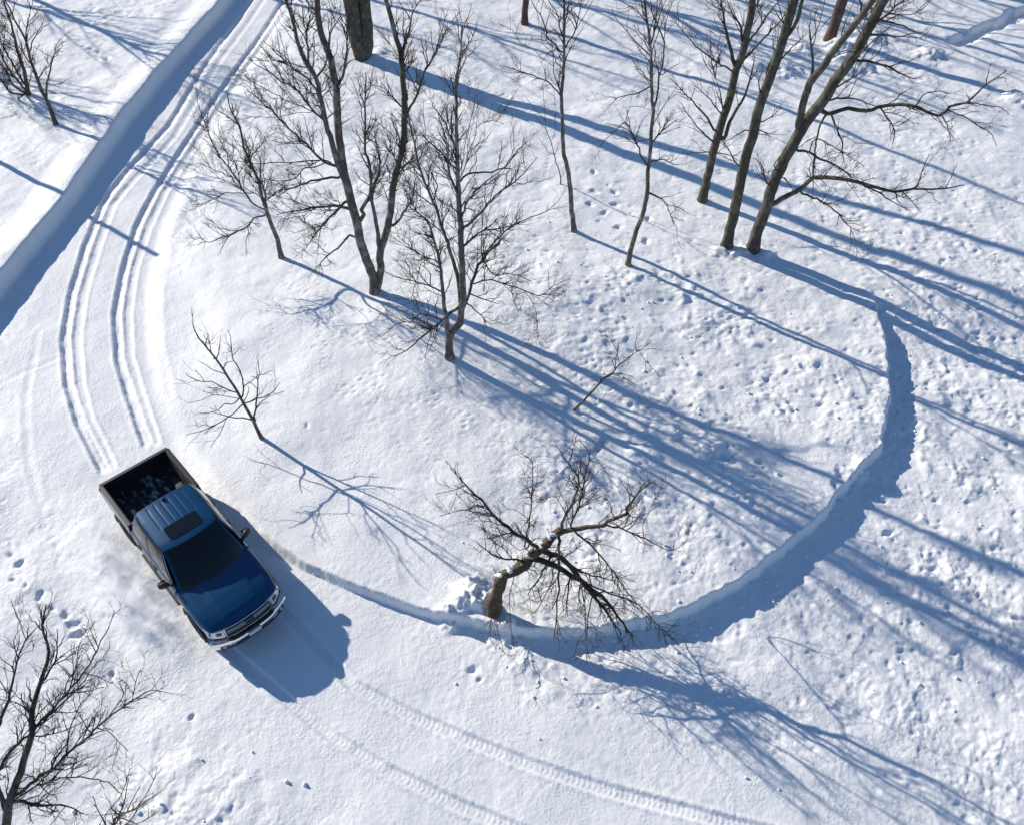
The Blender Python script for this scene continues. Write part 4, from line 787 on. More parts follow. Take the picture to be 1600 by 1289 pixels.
def make_tree(name, loc, limbs, bark, label, cat, seed, group=None, dens=1.0, flare=1.35, twig_scale=1.0, trunk_start=0.4, up=0.22, levels=3, limb_name='limb', ntrunk=1, zmin=0.25):
    rng = np.random.RandomState(seed)
    z = gz(*loc)
    root = empty(name, (loc[0], loc[1], z))
    tag(root, label, cat, group)
    paths = []
    for i, (r0, r1, P) in enumerate(limbs):
        P = np.array(P, float)
        seg = np.concatenate([[0], np.cumsum(np.linalg.norm(np.diff(P, axis=0), axis=1))]); L = max(seg[-1], 1e-6)
        R = r1 + (r0 - r1) * (1 - seg / L) ** (0.5 if name == 'bare_tree' and i < ntrunk and r0 > .12 else 0.85)
        if i == 0:
            d0 = P[1] - P[0]; d0 = d0 / np.linalg.norm(d0)
            P = np.vstack([[P[0] - np.array([0, 0, 0.35])], P]); R = np.concatenate([[R[0] * flare], R])
        step = 0.22 if r0 > 0.05 else 0.16
        Q, RR = resample(P, R, step, rng, 0.02 if name == 'gnarled_tree' else (0.008 if r0 > 0.05 else 0.013))
        if name == 'gnarled_tree' and i == 0:
            RR = RR * (1 + 0.22 * np.sin(np.arange(len(RR)) * 2.1) * rng.uniform(.3, 1, len(RR)))
        if i == 0:
            hgt = Q[:, 2]; RR = RR * (1 + (flare - 1) * np.exp(-np.clip(hgt, 0, None) / 0.22))
        sides = 14 if i < ntrunk and r0 > 0.06 else (8 if r0 > 0.03 else 5)
        V, F = tube(Q, RR, sides, rng, (0.13 if name == 'gnarled_tree' else 0.045) if r0 > 0.05 else 0.02)
        mesh_np('trunk' if i < ntrunk else limb_name, V, F, M[bark] if (i < ntrunk or r0 > 0.03) else M['twig'], root)
        paths.append((Q, RR))
    # branchlets and twigs
    Vs = []; Fs = []; off = 0
    def put(P, R, sides):
        nonlocal off
        V, F = batch_tubes(P, R, sides); Vs.append(V); Fs.append(F + off); off += len(V)
    k = twig_scale
    allp = []
    for i, (Q, RR) in enumerate(paths):
        t0 = trunk_start if i == 0 else (0.3 if RR[0] > 0.05 else 0.18)
        m = int(len(Q) * t0)
        if len(Q) - m > 2: allp.append((Q[m:], RR[m:]))
    a = sprout(allp, 0.22 / dens, 0.0, 0.45 * k, 1.35 * k, 42, up, 5, 0.016, 0.006, rng, zmin)
    if a is not None:
        put(a[0], a[1], 4)
        if levels > 1:
            b = sprout(list(zip(a[0], a[1])) , 0.17 / dens, 0.15, 0.22 * k, 0.62 * k, 40, up * 0.8, 4, 0.008, 0.0042, rng, zmin)
            if b is not None:
                put(b[0], b[1], 3)
                if levels > 2:
                    tips = [(Q[int(len(Q) * .6):], RR[int(len(Q) * .6):]) for Q, RR in paths if RR[0] < 0.09]
                    c = sprout(list(zip(b[0], b[1])), 0.17 / dens, 0.15, 0.10 * k, 0.30 * k, 38, up * 0.7, 2, 0.005, 0.0034, rng, zmin)
                    put(c[0], c[1], 3)
    if Vs:
        o = mesh_np('crown', np.vstack(Vs), np.vstack(Fs), M['twig'], root)
        o['kind'] = 'stuff'
    return root

INFO = {
 'young_tree_A': ('young_tree', 'bark_dark', 'slim bare tree leaning left by the snow bank, top left corner', 'tree', dict(up=.25)),
 'clump_A': ('tree_clump', 'bark_brown', 'cluster of thin brown stems sprouting together at the top left edge', 'tree', dict(ntrunk=1, trunk_start=.25, limb_name='stem', dens=1.5)),
 'tree_B': ('young_tree', 'bark_grey', 'small bare tree leaning left, nearest tree to the tyre tracks above the pickup', 'tree', dict(dens=1.4)),
 'tree_C': ('bare_tree', 'bark_grey', 'tall bare tree with two trunks in a narrow V, left of the island centre', 'tree', dict(dens=1.35, trunk_start=.5, ntrunk=3)),
 'tree_D': ('bare_tree', 'bark_grey', 'bare tree with several stems from one short base, standing in the island centre', 'tree', dict(dens=1.25, trunk_start=.3)),
 'tree_E': ('bare_tree', 'bark_dark', 'thick dark twin trunk cut off by the top edge of the photo', 'tree', dict(ntrunk=2, trunk_start=.55, dens=.7, flare=1.15)),
 'tree_F': ('slender_tree', 'bark_grey', 'slender straight grey tree, left one of the two thin trunks right of centre', 'tree', dict(dens=.8, trunk_start=.5)),
 'sapling_Q': ('sapling', 'bark_grey', 'very thin pale sapling just left of the slender straight grey tree', 'sapling', dict(dens=.6, twig_scale=.7, trunk_start=.2, levels=2)),
 'tree_G': ('slender_tree', 'bark_grey', 'slender forked tree bowed to the right, with a long crooked left side branch', 'tree', dict(dens=.8, trunk_start=.5)),
 'tree_H': ('bare_tree', 'bark_dark', 'dark tree set farthest back of the three thick leaning trunks, leftmost', 'tree', dict(dens=.8, trunk_start=.45)),
 'tree_I': ('bare_tree', 'bark_dark', 'middle of the three thick leaning trunks, greenish grey bark', 'tree', dict(dens=.7, trunk_start=.5)),
 'tree_J': ('bare_tree', 'bark_dark', 'thickest leaning tree with long crooked branches reaching to the right', 'tree', dict(dens=.75, trunk_start=.55)),
 'tree_K': ('bare_tree', 'bark_red', 'plain brown trunk at the top edge with only its foot in view', 'tree', dict(trunk_start=.6, dens=.6)),
 'tree_L': ('bare_tree', 'bark_red', 'thick reddish trunk at the top edge behind the crooked branched tree', 'tree', dict(trunk_start=.6, dens=.6, flare=1.15)),
 'tree_M': ('young_tree', 'bark_grey', 'small lone tree leaning left on smooth snow above the pickup', 'tree', dict(dens=.55, twig_scale=.8, trunk_start=.3, up=.15)),
 'sapling_N': ('sapling', 'bark_grey', 'little sapling leaning right among long tree shadows on the island', 'sapling', dict(dens=.8, twig_scale=.5, trunk_start=.4)),
 'gnarled_O': ('gnarled_tree', 'bark_brown', 'gnarled bent brown tree with drooping broken limbs over the cut snow edge', 'tree', dict(dens=1.3, twig_scale=.75, trunk_start=.35, up=.1, flare=1.1, zmin=-.3)),
 'tree_P': ('spreading_tree', 'bark_dark', 'spreading bare tree reaching in from the bottom left corner', 'tree', dict(dens=1.3, twig_scale=.8, trunk_start=.3, up=.2)),
 'shrub_R': ('shrub', 'bark_red', 'reddish twiggy shrub behind the thick leaning trunks', 'shrub', dict(dens=1.2, twig_scale=.6, trunk_start=.2)),
 'shrub_S': ('shrub', 'bark_grey', 'low pale twiggy shrub at the bottom edge beside the spreading tree', 'shrub', dict(dens=.9, twig_scale=.6, trunk_start=.2)),
}
for n_, (key, (nm, bark, lab, cat, kw)) in enumerate(INFO.items()):
    loc, limbs = TREES[key]
    make_tree(nm, loc, limbs, bark, lab, cat, 100 + n_, **kw)

def random_limbs(seed, height, r0, nl, crown0=0.4):
    rng = np.random.RandomState(seed)
    P = [(0, 0, 0)]; d = np.array([rng.normal(0, .06), rng.normal(0, .06), 1.0])
    n = 9
    for i in range(n):
        d = d + np.array([rng.normal(0, .05), rng.normal(0, .05), 0]); d /= np.linalg.norm(d)
        P.append(tuple(np.array(P[-1]) + d * height / n))
    L = [(r0, 0.02, P)]
    for i in range(nl):
        t = rng.uniform(crown0, .92); j = t * n; k = int(j)
        s = np.array(P[k]) + (np.array(P[k + 1]) - np.array(P[k])) * (j - k)
        az = i * 2.4 + rng.normal(0, .4); len_ = height * (1 - t) * rng.uniform(.5, .9) + 1.0
        d = np.array([math.cos(az) * .75, math.sin(az) * .75, .7]); Q = [tuple(s)]
        for m in range(5):
            d = d + np.array([rng.normal(0, .12), rng.normal(0, .12), .09]); d /= np.linalg.norm(d)
            Q.append(tuple(np.array(Q[-1]) + d * len_ / 5))
        L.append((max(.015, r0 * (1 - t) * .75), .008, Q))
    return L
# trees of the same wood that stand just outside the picture and throw their shadows into it
OUT = [(-36, 46, 9, .13, 12), (-33.5, 50.5, 10, .13, 12), (13.5, 54, 13, .16, 12), (21, 55, 14, .18, 12), (8.0, 57, 14, .18, 12), (-5.0, 56, 13, .17, 12), (27, 53, 12, .15, 11), (-26.5, 47.5, 10, .14, 12), (-31, 43, 9, .11, 10), (-15.5, 50.5, 12, .17, 12), (-9.0, 52, 13, .2, 12), (-1.5, 51, 13, .22, 12),
       (5.0, 53, 14, .22, 12), (10.5, 50, 12, .17, 12), (17.5, 51.5, 13, .2, 12), (24, 50, 12, .17, 10), (-21, 52, 11, .15, 11), (29.5, 45, 11, .16, 10), (0.5, 56, 14, .2, 10)]
for i, (x, y, hgt, r, nl) in enumerate(OUT):
    make_tree('bare_tree', (x, y), random_limbs(300 + i, hgt, r, nl), 'bark_dark', 'tall bare tree of the wood standing out of view beyond the top of the photo', 'tree', 400 + i,
              group='trees of the wood out of view', dens=.75, trunk_start=.5, levels=2)
rs_ = random_limbs(77, 6.0, .11, 1, .9)
rs_[0] = (.11, .09, rs_[0][2])
make_tree('dead_trunk', (-23.75, 33.3), rs_[:1], 'bark_grey', 'bare pole-like dead trunk out of view past the left edge', 'tree', 500, dens=.05, levels=1, trunk_start=.95)

# snow caught on the gnarled trunk
gn = [o for o in COL.objects if o.name == 'gnarled_tree'][0]
tp = np.array(TREES['gnarled_O'][1][0][2])
rng_ = np.random.RandomState(12)
for k in range(11):
    t = rng_.uniform(0.18, 0.92) * (len(tp) - 1); i = int(t); q_ = tp[i] + (tp[i + 1] - tp[i]) * (t - i)
    r_ = 0.15 - 0.07 * t / (len(tp) - 1)
    bm = bmesh.new(); bmesh.ops.create_icosphere(bm, subdivisions=2, radius=1.0)
    a_, b_, c_ = rng_.uniform(.06, .13), rng_.uniform(.05, .09), rng_.uniform(.035, .06)
    for v_ in bm.verts:
        n_ = 1 + 0.22 * math.sin(5 * v_.co.x + 3 * k) * math.cos(4 * v_.co.y + k)
        v_.co = Vector((v_.co.x * a_ * n_, v_.co.y * b_ * n_, v_.co.z * c_))
    side_ = Vector((rng_.uniform(-.7, .3), rng_.uniform(-.5, .5), 0))
    bmesh.ops.translate(bm, verts=bm.verts, vec=Vector(q_) + side_ * r_ * .8 + Vector((0, 0, r_ * .85)))
    from_bm('snow_patch', bm, M['snow'], gn, None)

# ------------------------------------------------------------------ pickup truck (x forward from the rear bumper, y left, z up)
def mat_paint():
    N = Nodes('blue_paint')
    v = N.coords()
    # fine road salt and snow dust on the lower panels
    tc = N.n('ShaderNodeTexCoord'); sp = N.n('ShaderNodeSeparateXYZ'); N.l(tc.outputs['Object'], sp.inputs[0])
    mr = N.n('ShaderNodeMapRange'); mr.inputs[1].default_value = 1.15; mr.inputs[2].default_value = 0.55
    N.l(sp.outputs['Z'], mr.inputs[0])
    nz = N.noise(v, 3.5, 6, 0.65)
    mm = N.n('ShaderNodeMath', operation='MULTIPLY'); N.l(mr.outputs[0], mm.inputs[0]); N.l(nz, mm.inputs[1])
    rp = N.ramp(mm.outputs[0], [(0.12, (0, 0, 0)), (0.55, (0.75, 0.75, 0.75))])
    mx = N.n('ShaderNodeMix', data_type='RGBA')
    N.l(rp, mx.inputs['Factor']); mx.inputs['A'].default_value = rgb(0.0015, 0.053, 0.14); mx.inputs['B'].default_value = rgb(0.42, 0.46, 0.52)
    N.l(mx.outputs['Result'], N.b.inputs['Base Color'])
    rr = N.n('ShaderNodeMapRange'); rr.inputs[3].default_value = 0.32; rr.inputs[4].default_value = 0.8; N.l(rp, rr.inputs[0])
    N.l(rr.outputs[0], N.b.inputs['Roughness'])
    N.set(Metallic=0.25, Coat_Weight=0.5, Coat_Roughness=0.05, Specular_IOR_Level=0.35)
    return N.m
def simple(name, col, rough=0.5, metal=0.0, **kw):
    N = Nodes(name); N.set(Base_Color=rgb(*col), Roughness=rough, Metallic=metal, **kw); return N.m
M['paint'] = mat_paint()
M['glass'] = simple('tinted_glass', (0.006, 0.008, 0.009), 0.03, 0.0, Specular_IOR_Level=0.5, Coat_Weight=0.3)
M['trim'] = simple('black_plastic', (0.018, 0.018, 0.019), 0.6)
M['trim_grey'] = simple('grey_plastic', (0.03, 0.03, 0.031), 0.6)
M['chrome'] = simple('chrome', (0.78, 0.79, 0.80), 0.16, 1.0)
M['rubber'] = simple('rubber', (0.014, 0.014, 0.014), 0.85)
M['alloy'] = simple('alloy', (0.45, 0.46, 0.47), 0.35, 1.0)
M['lamp'] = simple('headlamp_lens', (0.62, 0.64, 0.66), 0.12, 0.25, Coat_Weight=1.0)
M['lamp_dark'] = simple('lamp_housing', (0.03, 0.03, 0.035), 0.3)
M['red_lens'] = simple('red_lens', (0.32, 0.01, 0.012), 0.15, 0.0, Coat_Weight=1.0)
M['plate'] = simple('plate_white', (0.62, 0.64, 0.66), 0.45)
M['emblem'] = simple('emblem_blue', (0.006, 0.014, 0.045), 0.3)
N = Nodes('bed_liner'); v = N.coords()
fr = N.ramp(N.noise(N.coords((1.0, 2.2, 1)), 2.6, 6, 0.68), [(0.52, (0, 0, 0)), (0.66, (0.75, 0.75, 0.75))])
geo = N.n('ShaderNodeNewGeometry'); spn = N.n('ShaderNodeSeparateXYZ'); N.l(geo.outputs['Normal'], spn.inputs[0])
upm = N.n('ShaderNodeMath', operation='MULTIPLY'); N.l(fr, upm.inputs[0]); N.l(spn.outputs['Z'], upm.inputs[1])
mx = N.n('ShaderNodeMix', data_type='RGBA'); N.l(upm.outputs[0], mx.inputs['Factor']); mx.inputs['A'].default_value = rgb(0.016, 0.016, 0.017); mx.inputs['B'].default_value = rgb(0.6, 0.64, 0.7)
N.l(mx.outputs['Result'], N.b.inputs['Base Color']); N.set(Roughness=0.7)
M['liner'] = N.m

TL = 2.945
truck = empty('pickup_truck', (TRUCK_P[0] + TL * math.cos(TRUCK_H), TRUCK_P[1] + TL * math.sin(TRUCK_H), -0.045), TRUCK_H)
tag(truck, 'dark blue crew cab pickup truck driving through the snow', 'pickup truck')
def part(name, bm, mat, parent=None, sharp=35):
    bmesh.ops.translate(bm, verts=bm.verts, vec=(-TL, 0, 0))
    return from_bm(name, bm, mat, truck if parent is None else parent, sharp)
def bevel(o, w, seg=2, ang=40):
    m = o.modifiers.new('bevel', 'BEVEL'); m.width = w; m.segments = seg; m.limit_method = 'ANGLE'; m.angle_limit = math.radians(ang); m.harden_normals = False
    return o
def box_bm(x0, x1, y0, y1, z0, z1, bm=None):
    bm = bm or bmesh.new()
    vs = [bm.verts.new((x, y, z)) for x in (x0, x1) for y in (y0, y1) for z in (z0, z1)]
    for f in ((0, 1, 3, 2), (4, 6, 7, 5), (0, 4, 5, 1), (2, 3, 7, 6), (0, 2, 6, 4), (1, 5, 7, 3)):
        bm.faces.new([vs[i] for i in f])
    return bm
def loft(sections, cap=True):
    bm = bmesh.new(); rings = [[bm.verts.new(p) for p in s] for s in sections]
    n = len(rings[0])
    for a, b in zip(rings, rings[1:]):
        for i in range(n):
            bm.faces.new((a[i], a[(i + 1) % n], b[(i + 1) % n], b[i]))
    if cap:
        bm.faces.new(rings[0]); bm.faces.new(rings[-1][::-1])
    return bm
def mirror(prof):           # half profile (y,z) from the bottom outwards to the top centre
    return list(prof) + [(-y, z) for y, z in reversed(prof) if y > 1e-6]
def sheet(f, nu, nv, thick=0.012, flip=False):
    """closed thin panel from f(u,v); the second skin lies inside"""
    bm = bmesh.new()
    P = [[Vector(f(i / nu, j / nv)) for j in range(nv + 1)] for i in range(nu + 1)]
    Nn = [[None] * (nv + 1) for _ in range(nu + 1)]
    for i in range(nu + 1):
        for j in range(nv + 1):
            du = P[min(i + 1, nu)][j] - P[max(i - 1, 0)][j]; dv = P[i][min(j + 1, nv)] - P[i][max(j - 1, 0)]
            n = du.cross(dv).normalized(); Nn[i][j] = -n if flip else n
    A = [[bm.verts.new(P[i][j]) for j in range(nv + 1)] for i in range(nu + 1)]
    B = [[bm.verts.new(P[i][j] - Nn[i][j] * thick) for j in range(nv + 1)] for i in range(nu + 1)]
    for i in range(nu):
        for j in range(nv):
            bm.faces.new((A[i][j], A[i + 1][j], A[i + 1][j + 1], A[i][j + 1]))
            bm.faces.new((B[i][j], B[i][j + 1], B[i + 1][j + 1], B[i + 1][j]))
    for i in range(nu):
        bm.faces.new((A[i][0], B[i][0], B[i + 1][0], A[i + 1][0])); bm.faces.new((A[i][nv], A[i + 1][nv], B[i + 1][nv], B[i][nv]))
    for j in range(nv):
        bm.faces.new((A[0][j], A[0][j + 1], B[0][j + 1], B[0][j])); bm.faces.new((A[nu][j], B[nu][j], B[nu][j + 1], A[nu][j + 1]))
    return bm

# --- front clip (fenders) -------------------------------------------------
CL = [  # x, y scale, crest z, shoulder z, hood edge z, centre z
    (4.16, 1.00, 1.235, 1.12, 1.275, 1.295), (4.60, 1.00, 1.20, 1.10, 1.245, 1.285), (5.00, 0.992, 1.165, 1.08, 1.21, 1.262),
    (5.30, 0.975, 1.125, 1.05, 1.17, 1.225), (5.52, 0.945, 1.075, 1.01, 1.12, 1.175), (5.66, 0.93, 1.03, 0.97, 1.06, 1.10), (5.70, 0.92, 1.005, 0.95, 1.03, 1.06)]
def clip_prof(x):
    xs = [c[0] for c in CL]
    g = [float(np.interp(x, xs, [c[k] for c in CL])) for k in range(1, 6)]
    s, cr, sh, he, ce = g
    return [(0.86 * s, 0.50), (0.96 * s, 0.56), (1.0 * s, 0.72), (1.015 * s, 0.90), (1.003 * s, sh), (0.972 * s, (sh + cr) / 2 + 0.012), (0.915 * s, cr), (0.80 * s, he), (0.42 * s, he + (ce - he) * 0.75), (0, ce)]
def plan(x, y): return 0.20 * (abs(y) / 0.95) ** 2.4 * float(smooth(4.9, 5.7, x))
def clip_z(x, y):
    p = clip_prof(x)[6:]
    return float(np.interp(abs(y), [q[0] for q in p][::-1], [q[1] for q in p][::-1]))
secs = []
for x in np.linspace(4.16, 5.70, 16):
    secs.append([(x - plan(x, y), y, z) for y, z in mirror(clip_prof(x))])
front = part('front_fenders', loft(secs), M['paint'])
def hood_f(u, v):
    x = 4.36 + u * 1.32; y = (v - 0.5) * 2
    half = 0.81 - 0.10 * max(0, (u - .75) / .25) ** 2
    y *= half
    x += 0.06 * (1 - (y / half) ** 2) * (1 if u > .5 else .6) * (u if u > .5 else 1 - u)
    dome = 0.030 * float(smooth(0.56 - .10 * u, 0.49 - .10 * u, abs(y))) * min(1, (1 - u) * 6)
    return (x - plan(x, y), y, clip_z(min(x, 5.70), y) + 0.010 + dome)
part('hood', sheet(hood_f, 26, 40, 0.014), M['paint'], sharp=50)
# --- cab lower body ------------------------------------------------------
cabp = [(0.86, 0.50), (0.96, 0.55), (0.995, 0.70), (1.012, 0.92), (1.004, 1.12), (0.985, 1.22), (0.945, 1.285), (0.4, 1.30), (0, 1.30)]
cab = part('cab_body', loft([[(x, y, z) for y, z in mirror(cabp)] for x in np.linspace(1.83, 4.155, 10)]), M['paint'])
# --- greenhouse ---------------------------------------------------------
ZB, ZR = 1.27, 1.885
def roof_y(x): return float(np.interp(x, [1.98, 2.4, 3.1, 3.5], [0.70, 0.735, 0.73, 0.70]))
def wind(u, v, o=0.0):      # windscreen: u bottom to top, v right to left
    t = 2 * v - 1
    b = Vector((4.47 - 0.30 * t * t, 0.885 * t, ZB + 0.03 - 0.035 * t * t)); c = Vector((3.56 - 0.13 * t * t, 0.715 * t, ZR + 0.045 - 0.05 * t * t))
    p = b.lerp(c, u); p += Vector((0.05, 0, 0.06)) * (4 * u * (1 - u)) * 0.6
    return p + Vector((0.5, 0, 0.86)) * o
def side(u, v, s, o=0.0):   # u rear to front, v belt to roof
    b = Vector((1.90 + u * 2.27, s * 0.945, ZB)); xr = 1.99 + u * 1.44
    c = Vector((xr, s * (roof_y(xr) + 0.02), ZR - 0.005))
    p = b.lerp(c, v); p.y += s * 0.035 * 4 * v * (1 - v)
    return p + Vector((0, s, 0.35)) * o
def rear(u, v, o=0.0):
    t = 2 * v - 1
    b = Vector((1.90 - 0.02 * (1 - t * t), 0.93 * t, ZB)); c = Vector((1.99 - 0.02 * (1 - t * t), 0.72 * t, ZR))
    return b.lerp(c, u) + Vector((-1, 0, 0.1)) * o
def roof_f(u, v):
    x = 1.985 + u * 1.60; t = 2 * v - 1
    x -= (0.14 * t * t) * max(0, (u - .5) * 2)
    y = t * (roof_y(min(x, 3.5)) + 0.012)
    z = ZR + 0.075 * (1 - t ** 2) * (0.55 + 0.45 * math.sin(math.pi * (0.12 + 0.72 * u))) - 0.03 * max(0, (u - .8) / .2) ** 2 - 0.014 * max(0, (abs(t) - .9) / .1)
    g = 0
    for c in (-.62, -.36, -.12, .12, .36, .62):
        g += math.exp(-((t - c) / 0.028) ** 2)
    z -= 0.007 * g * float(smooth(0.03, 0.08, u) * smooth(0.60, 0.52, u))
    return (x, y, z + 0.006)
roof = part('roof', sheet(roof_f, 44, 90, 0.02), M['paint'], sharp=60)
bm = bmesh.new()            # pillars and frames behind the glass
def add_grid(f, nu, nv):
    vs = [[bm.verts.new(f(i / nu, j / nv)) for j in range(nv + 1)] for i in range(nu + 1)]
    for i in range(nu):
        for j in range(nv): bm.faces.new((vs[i][j], vs[i + 1][j], vs[i + 1][j + 1], vs[i][j + 1]))
add_grid(lambda u, v: wind(u, v), 8, 14)
for s in (-1, 1): add_grid(lambda u, v, s=s: side(u, v, s), 12, 6)
add_grid(lambda u, v: rear(u, v), 4, 8)
bmesh.ops.remove_doubles(bm, verts=bm.verts, dist=0.004)
part('pillar_frame', bm, M['paint'])
ws = part('windscreen', sheet(lambda u, v: wind(0.02 + .965 * u, 0.035 + .93 * v, 0.009), 10, 18, 0.006), M['glass'])
bm = sheet(lambda u, v: wind(-0.02 + 0.055 * u, 0.03 + .94 * v, 0.014), 2, 18, 0.008)
part('cowl', bm, M['trim'])
for v0, v1 in ((0.14, 0.47), (0.50, 0.83)):
    part('wiper', sheet(lambda u, v, v0=v0, v1=v1: wind(0.05 + .014 * u + 0.03 * v, v0 + (v1 - v0) * v, 0.02), 1, 8, 0.012), M['trim'])
def pane(s, u0, u1, v0, v1, skew0=0.0, skew1=0.0, name='side_window', o=0.006, mat='glass'):
    def f(u, v):
        uu = (u0 + skew0 * v) + ((u1 + skew1 * v) - (u0 + skew0 * v)) * u
        return side(uu, v0 + (v1 - v0) * v, s, o)
    return part(name, sheet(f, 8, 6, 0.006, flip=(s < 0)), M[mat])
for s in (-1, 1):
    pane(s, 0.065, 0.43, 0.07, 0.86, 0.02, 0.0)
    pane(s, 0.475, 0.93, 0.07, 0.86, 0.0, 0.02)
    pane(s, 0.436, 0.469, 0.05, 0.88, 0, 0, 'door_pillar', 0.008, 'trim')
    pane(s, 0.03, 0.965, 0.0, 0.055, 0, 0, 'window_sill_trim', 0.012, 'trim')
    pane(s, 0.03, 0.985, 0.90, 0.965, 0, 0, 'drip_rail', 0.010, 'trim')
part('rear_window', sheet(lambda u, v: rear(0.12 + .72 * u, 0.10 + .80 * v, 0.006), 4, 10, 0.006, flip=True), M['glass'])
bl = part('brake_light', sheet(lambda u, v: rear(0.90 + .07 * u, 0.38 + .24 * v, 0.008), 1, 6, 0.008, flip=True), M['red_lens'])
def sun_f(u, v):
    a = 2 * u - 1; b = 2 * v - 1; k = 0.16
    # rounded rectangle by squeezing the corners
    m = max(abs(a), abs(b)); 
    if m > 1e-6:
        r = (abs(a) ** 9 + abs(b) ** 9) ** (1 / 9); a, b = a * m / r, b * m / r
    x = 3.14 + a * 0.235; y = b * 0.43
    x -= 0.03 * b * b
    t = y / 0.72; uu = (x - 1.985) / 1.60
    base = roof_f(uu + 0.14 * t * t * max(0, (uu - .5) * 2) / 1.6, (t + 1) / 2)
    return (x, y, base[2] + 0.006)
part('sunroof', sheet(sun_f, 12, 16, 0.008), M['glass'], sharp=60)
an = bmesh.new(); bmesh.ops.create_cone(an, cap_ends=True, segments=10, radius1=0.055, radius2=0.012, depth=0.07, matrix=Matrix.Translation((2.10, 0.0, ZR + 0.11)))
part('antenna_fin', an, M['trim'])
# --- bed ----------------------------------------------------------------
bedp = [(0.80, 0.86), (0.80, 0.52), (0.96, 0.56), (0.995, 0.70), (1.012, 0.93), (1.008, 1.15), (0.992, 1.30), (0.975, 1.385), (0.955, 1.40), (0.885, 1.40), (0.875, 1.385), (0.80, 1.05), (0.785, 0.90)]
for s in (-1, 1):
    b = part('bed_side', loft([[(x, s * y, z) for y, z in bedp] for x in np.linspace(0.14, 1.80, 8)]), M['paint'])
    cap = [(0.985, 1.375), (0.985, 1.412), (0.965, 1.424), (0.885, 1.424), (0.868, 1.408), (0.866, 1.36), (0.876, 1.36), (0.88, 1.40)]
    c = part('rail_cap', loft([[(x, s * y, z) for y, z in cap] for x in np.linspace(0.16, 1.79, 6)]), M['trim_grey'])
    inner = loft([[(x, s * y, z) for y, z in ((.785, .885), (.872, 1.375), (.858, 1.375), (.768, .885))] for x in (0.19, 1.74)])
    part('bed_liner_side', inner, M['liner'])
    hump = loft([[(x, s * y, z) for y, z in ((.76, .89), (.76, .89 + hh), (.60, .89 + hh), (.56, .89 + hh * .8), (.55, .89))] for x, hh in ((0.62, .02), (0.72, .09), (0.86, .13), (1.24, .13), (1.38, .09), (1.48, .02))])
    part('wheel_hump', hump, M['trim'])
fl = bmesh.new()
xs = np.linspace(0.18, 1.76, 2); ysn = np.linspace(-0.78, 0.78, 79)
vs = [[fl.verts.new((x, y, 0.885 + 0.016 * (1 if math.sin(y * 2 * math.pi / 0.16) > 0 else 0))) for y in ysn] for x in xs]
for j in range(len(ysn) - 1): fl.faces.new((vs[0][j], vs[1][j], vs[1][j + 1], vs[0][j + 1]))
vb = [[fl.verts.new((x, y, 0.84)) for y in (-0.78, 0.78)] for x in xs]
fl.faces.new((vb[0][0], vb[0][1], vb[1][1], vb[1][0]))
part('bed_floor', fl, M['liner'])
bevel(part('bed_front_wall', box_bm(1.74, 1.80, -0.87, 0.87, 0.84, 1.40), M['liner']), 0.01)
part('bed_front_cap', loft([[(x, y, z) for y, z in ((-.87, 1.39), (-.87, 1.418), (.87, 1.418), (.87, 1.39))] for x in (1.735, 1.80)]), M['trim_grey'])
tgp = lambda x, y0, y1: [(x, -y0, .62), (x, -y1, 1.0), (x, -y1, 1.40), (x, y1, 1.40), (x, y1, 1.0), (x, y0, .62)]
tg = bevel(part('tailgate', loft([tgp(0.10, .93, .96), tgp(0.135, .93, .965)]), M['paint']), 0.01)
part('tailgate_liner', box_bm(0.137, 0.165, -0.865, 0.865, 0.86, 1.385), M['liner'])
bevel(part('tailgate_cap', box_bm(0.085, 0.185, -0.945, 0.945, 1.401, 1.43), M['trim_grey']), 0.012)
bevel(part('tailgate_handle', box_bm(0.085, 0.099, -0.14, 0.14, 1.14, 1.22), M['trim'], tg), 0.006)
for s in (-1, 1):
    tl = sorted((s * .93, s * 1.012))
    bevel(part('tail_light', box_bm(0.10, 0.142, tl[0], tl[1], 0.93, 1.32), M['red_lens']), 0.014)
rb = loft([[(x + (0.09 * (abs(y) / 1.0) ** 3), y, z) for x, z in ((0.0, .50), (-0.02, .60), (0.02, .69), (0.14, .69), (0.16, .50))] for y in np.linspace(-1.0, 1.0, 13)])
bevel(part('rear_bumper', rb, M['chrome']), 0.01)
# --- chassis ------------------------------------------------------------
part('underbody', box_bm(0.30, 5.45, -0.70, 0.70, 0.36, 0.62), M['trim'])
for s in (-1, 1):
    sl = sorted((s * .93, s * 1.045))
    bevel(part('running_board', box_bm(2.02, 3.95, sl[0], sl[1], 0.40, 0.46), M['trim']), 0.015)
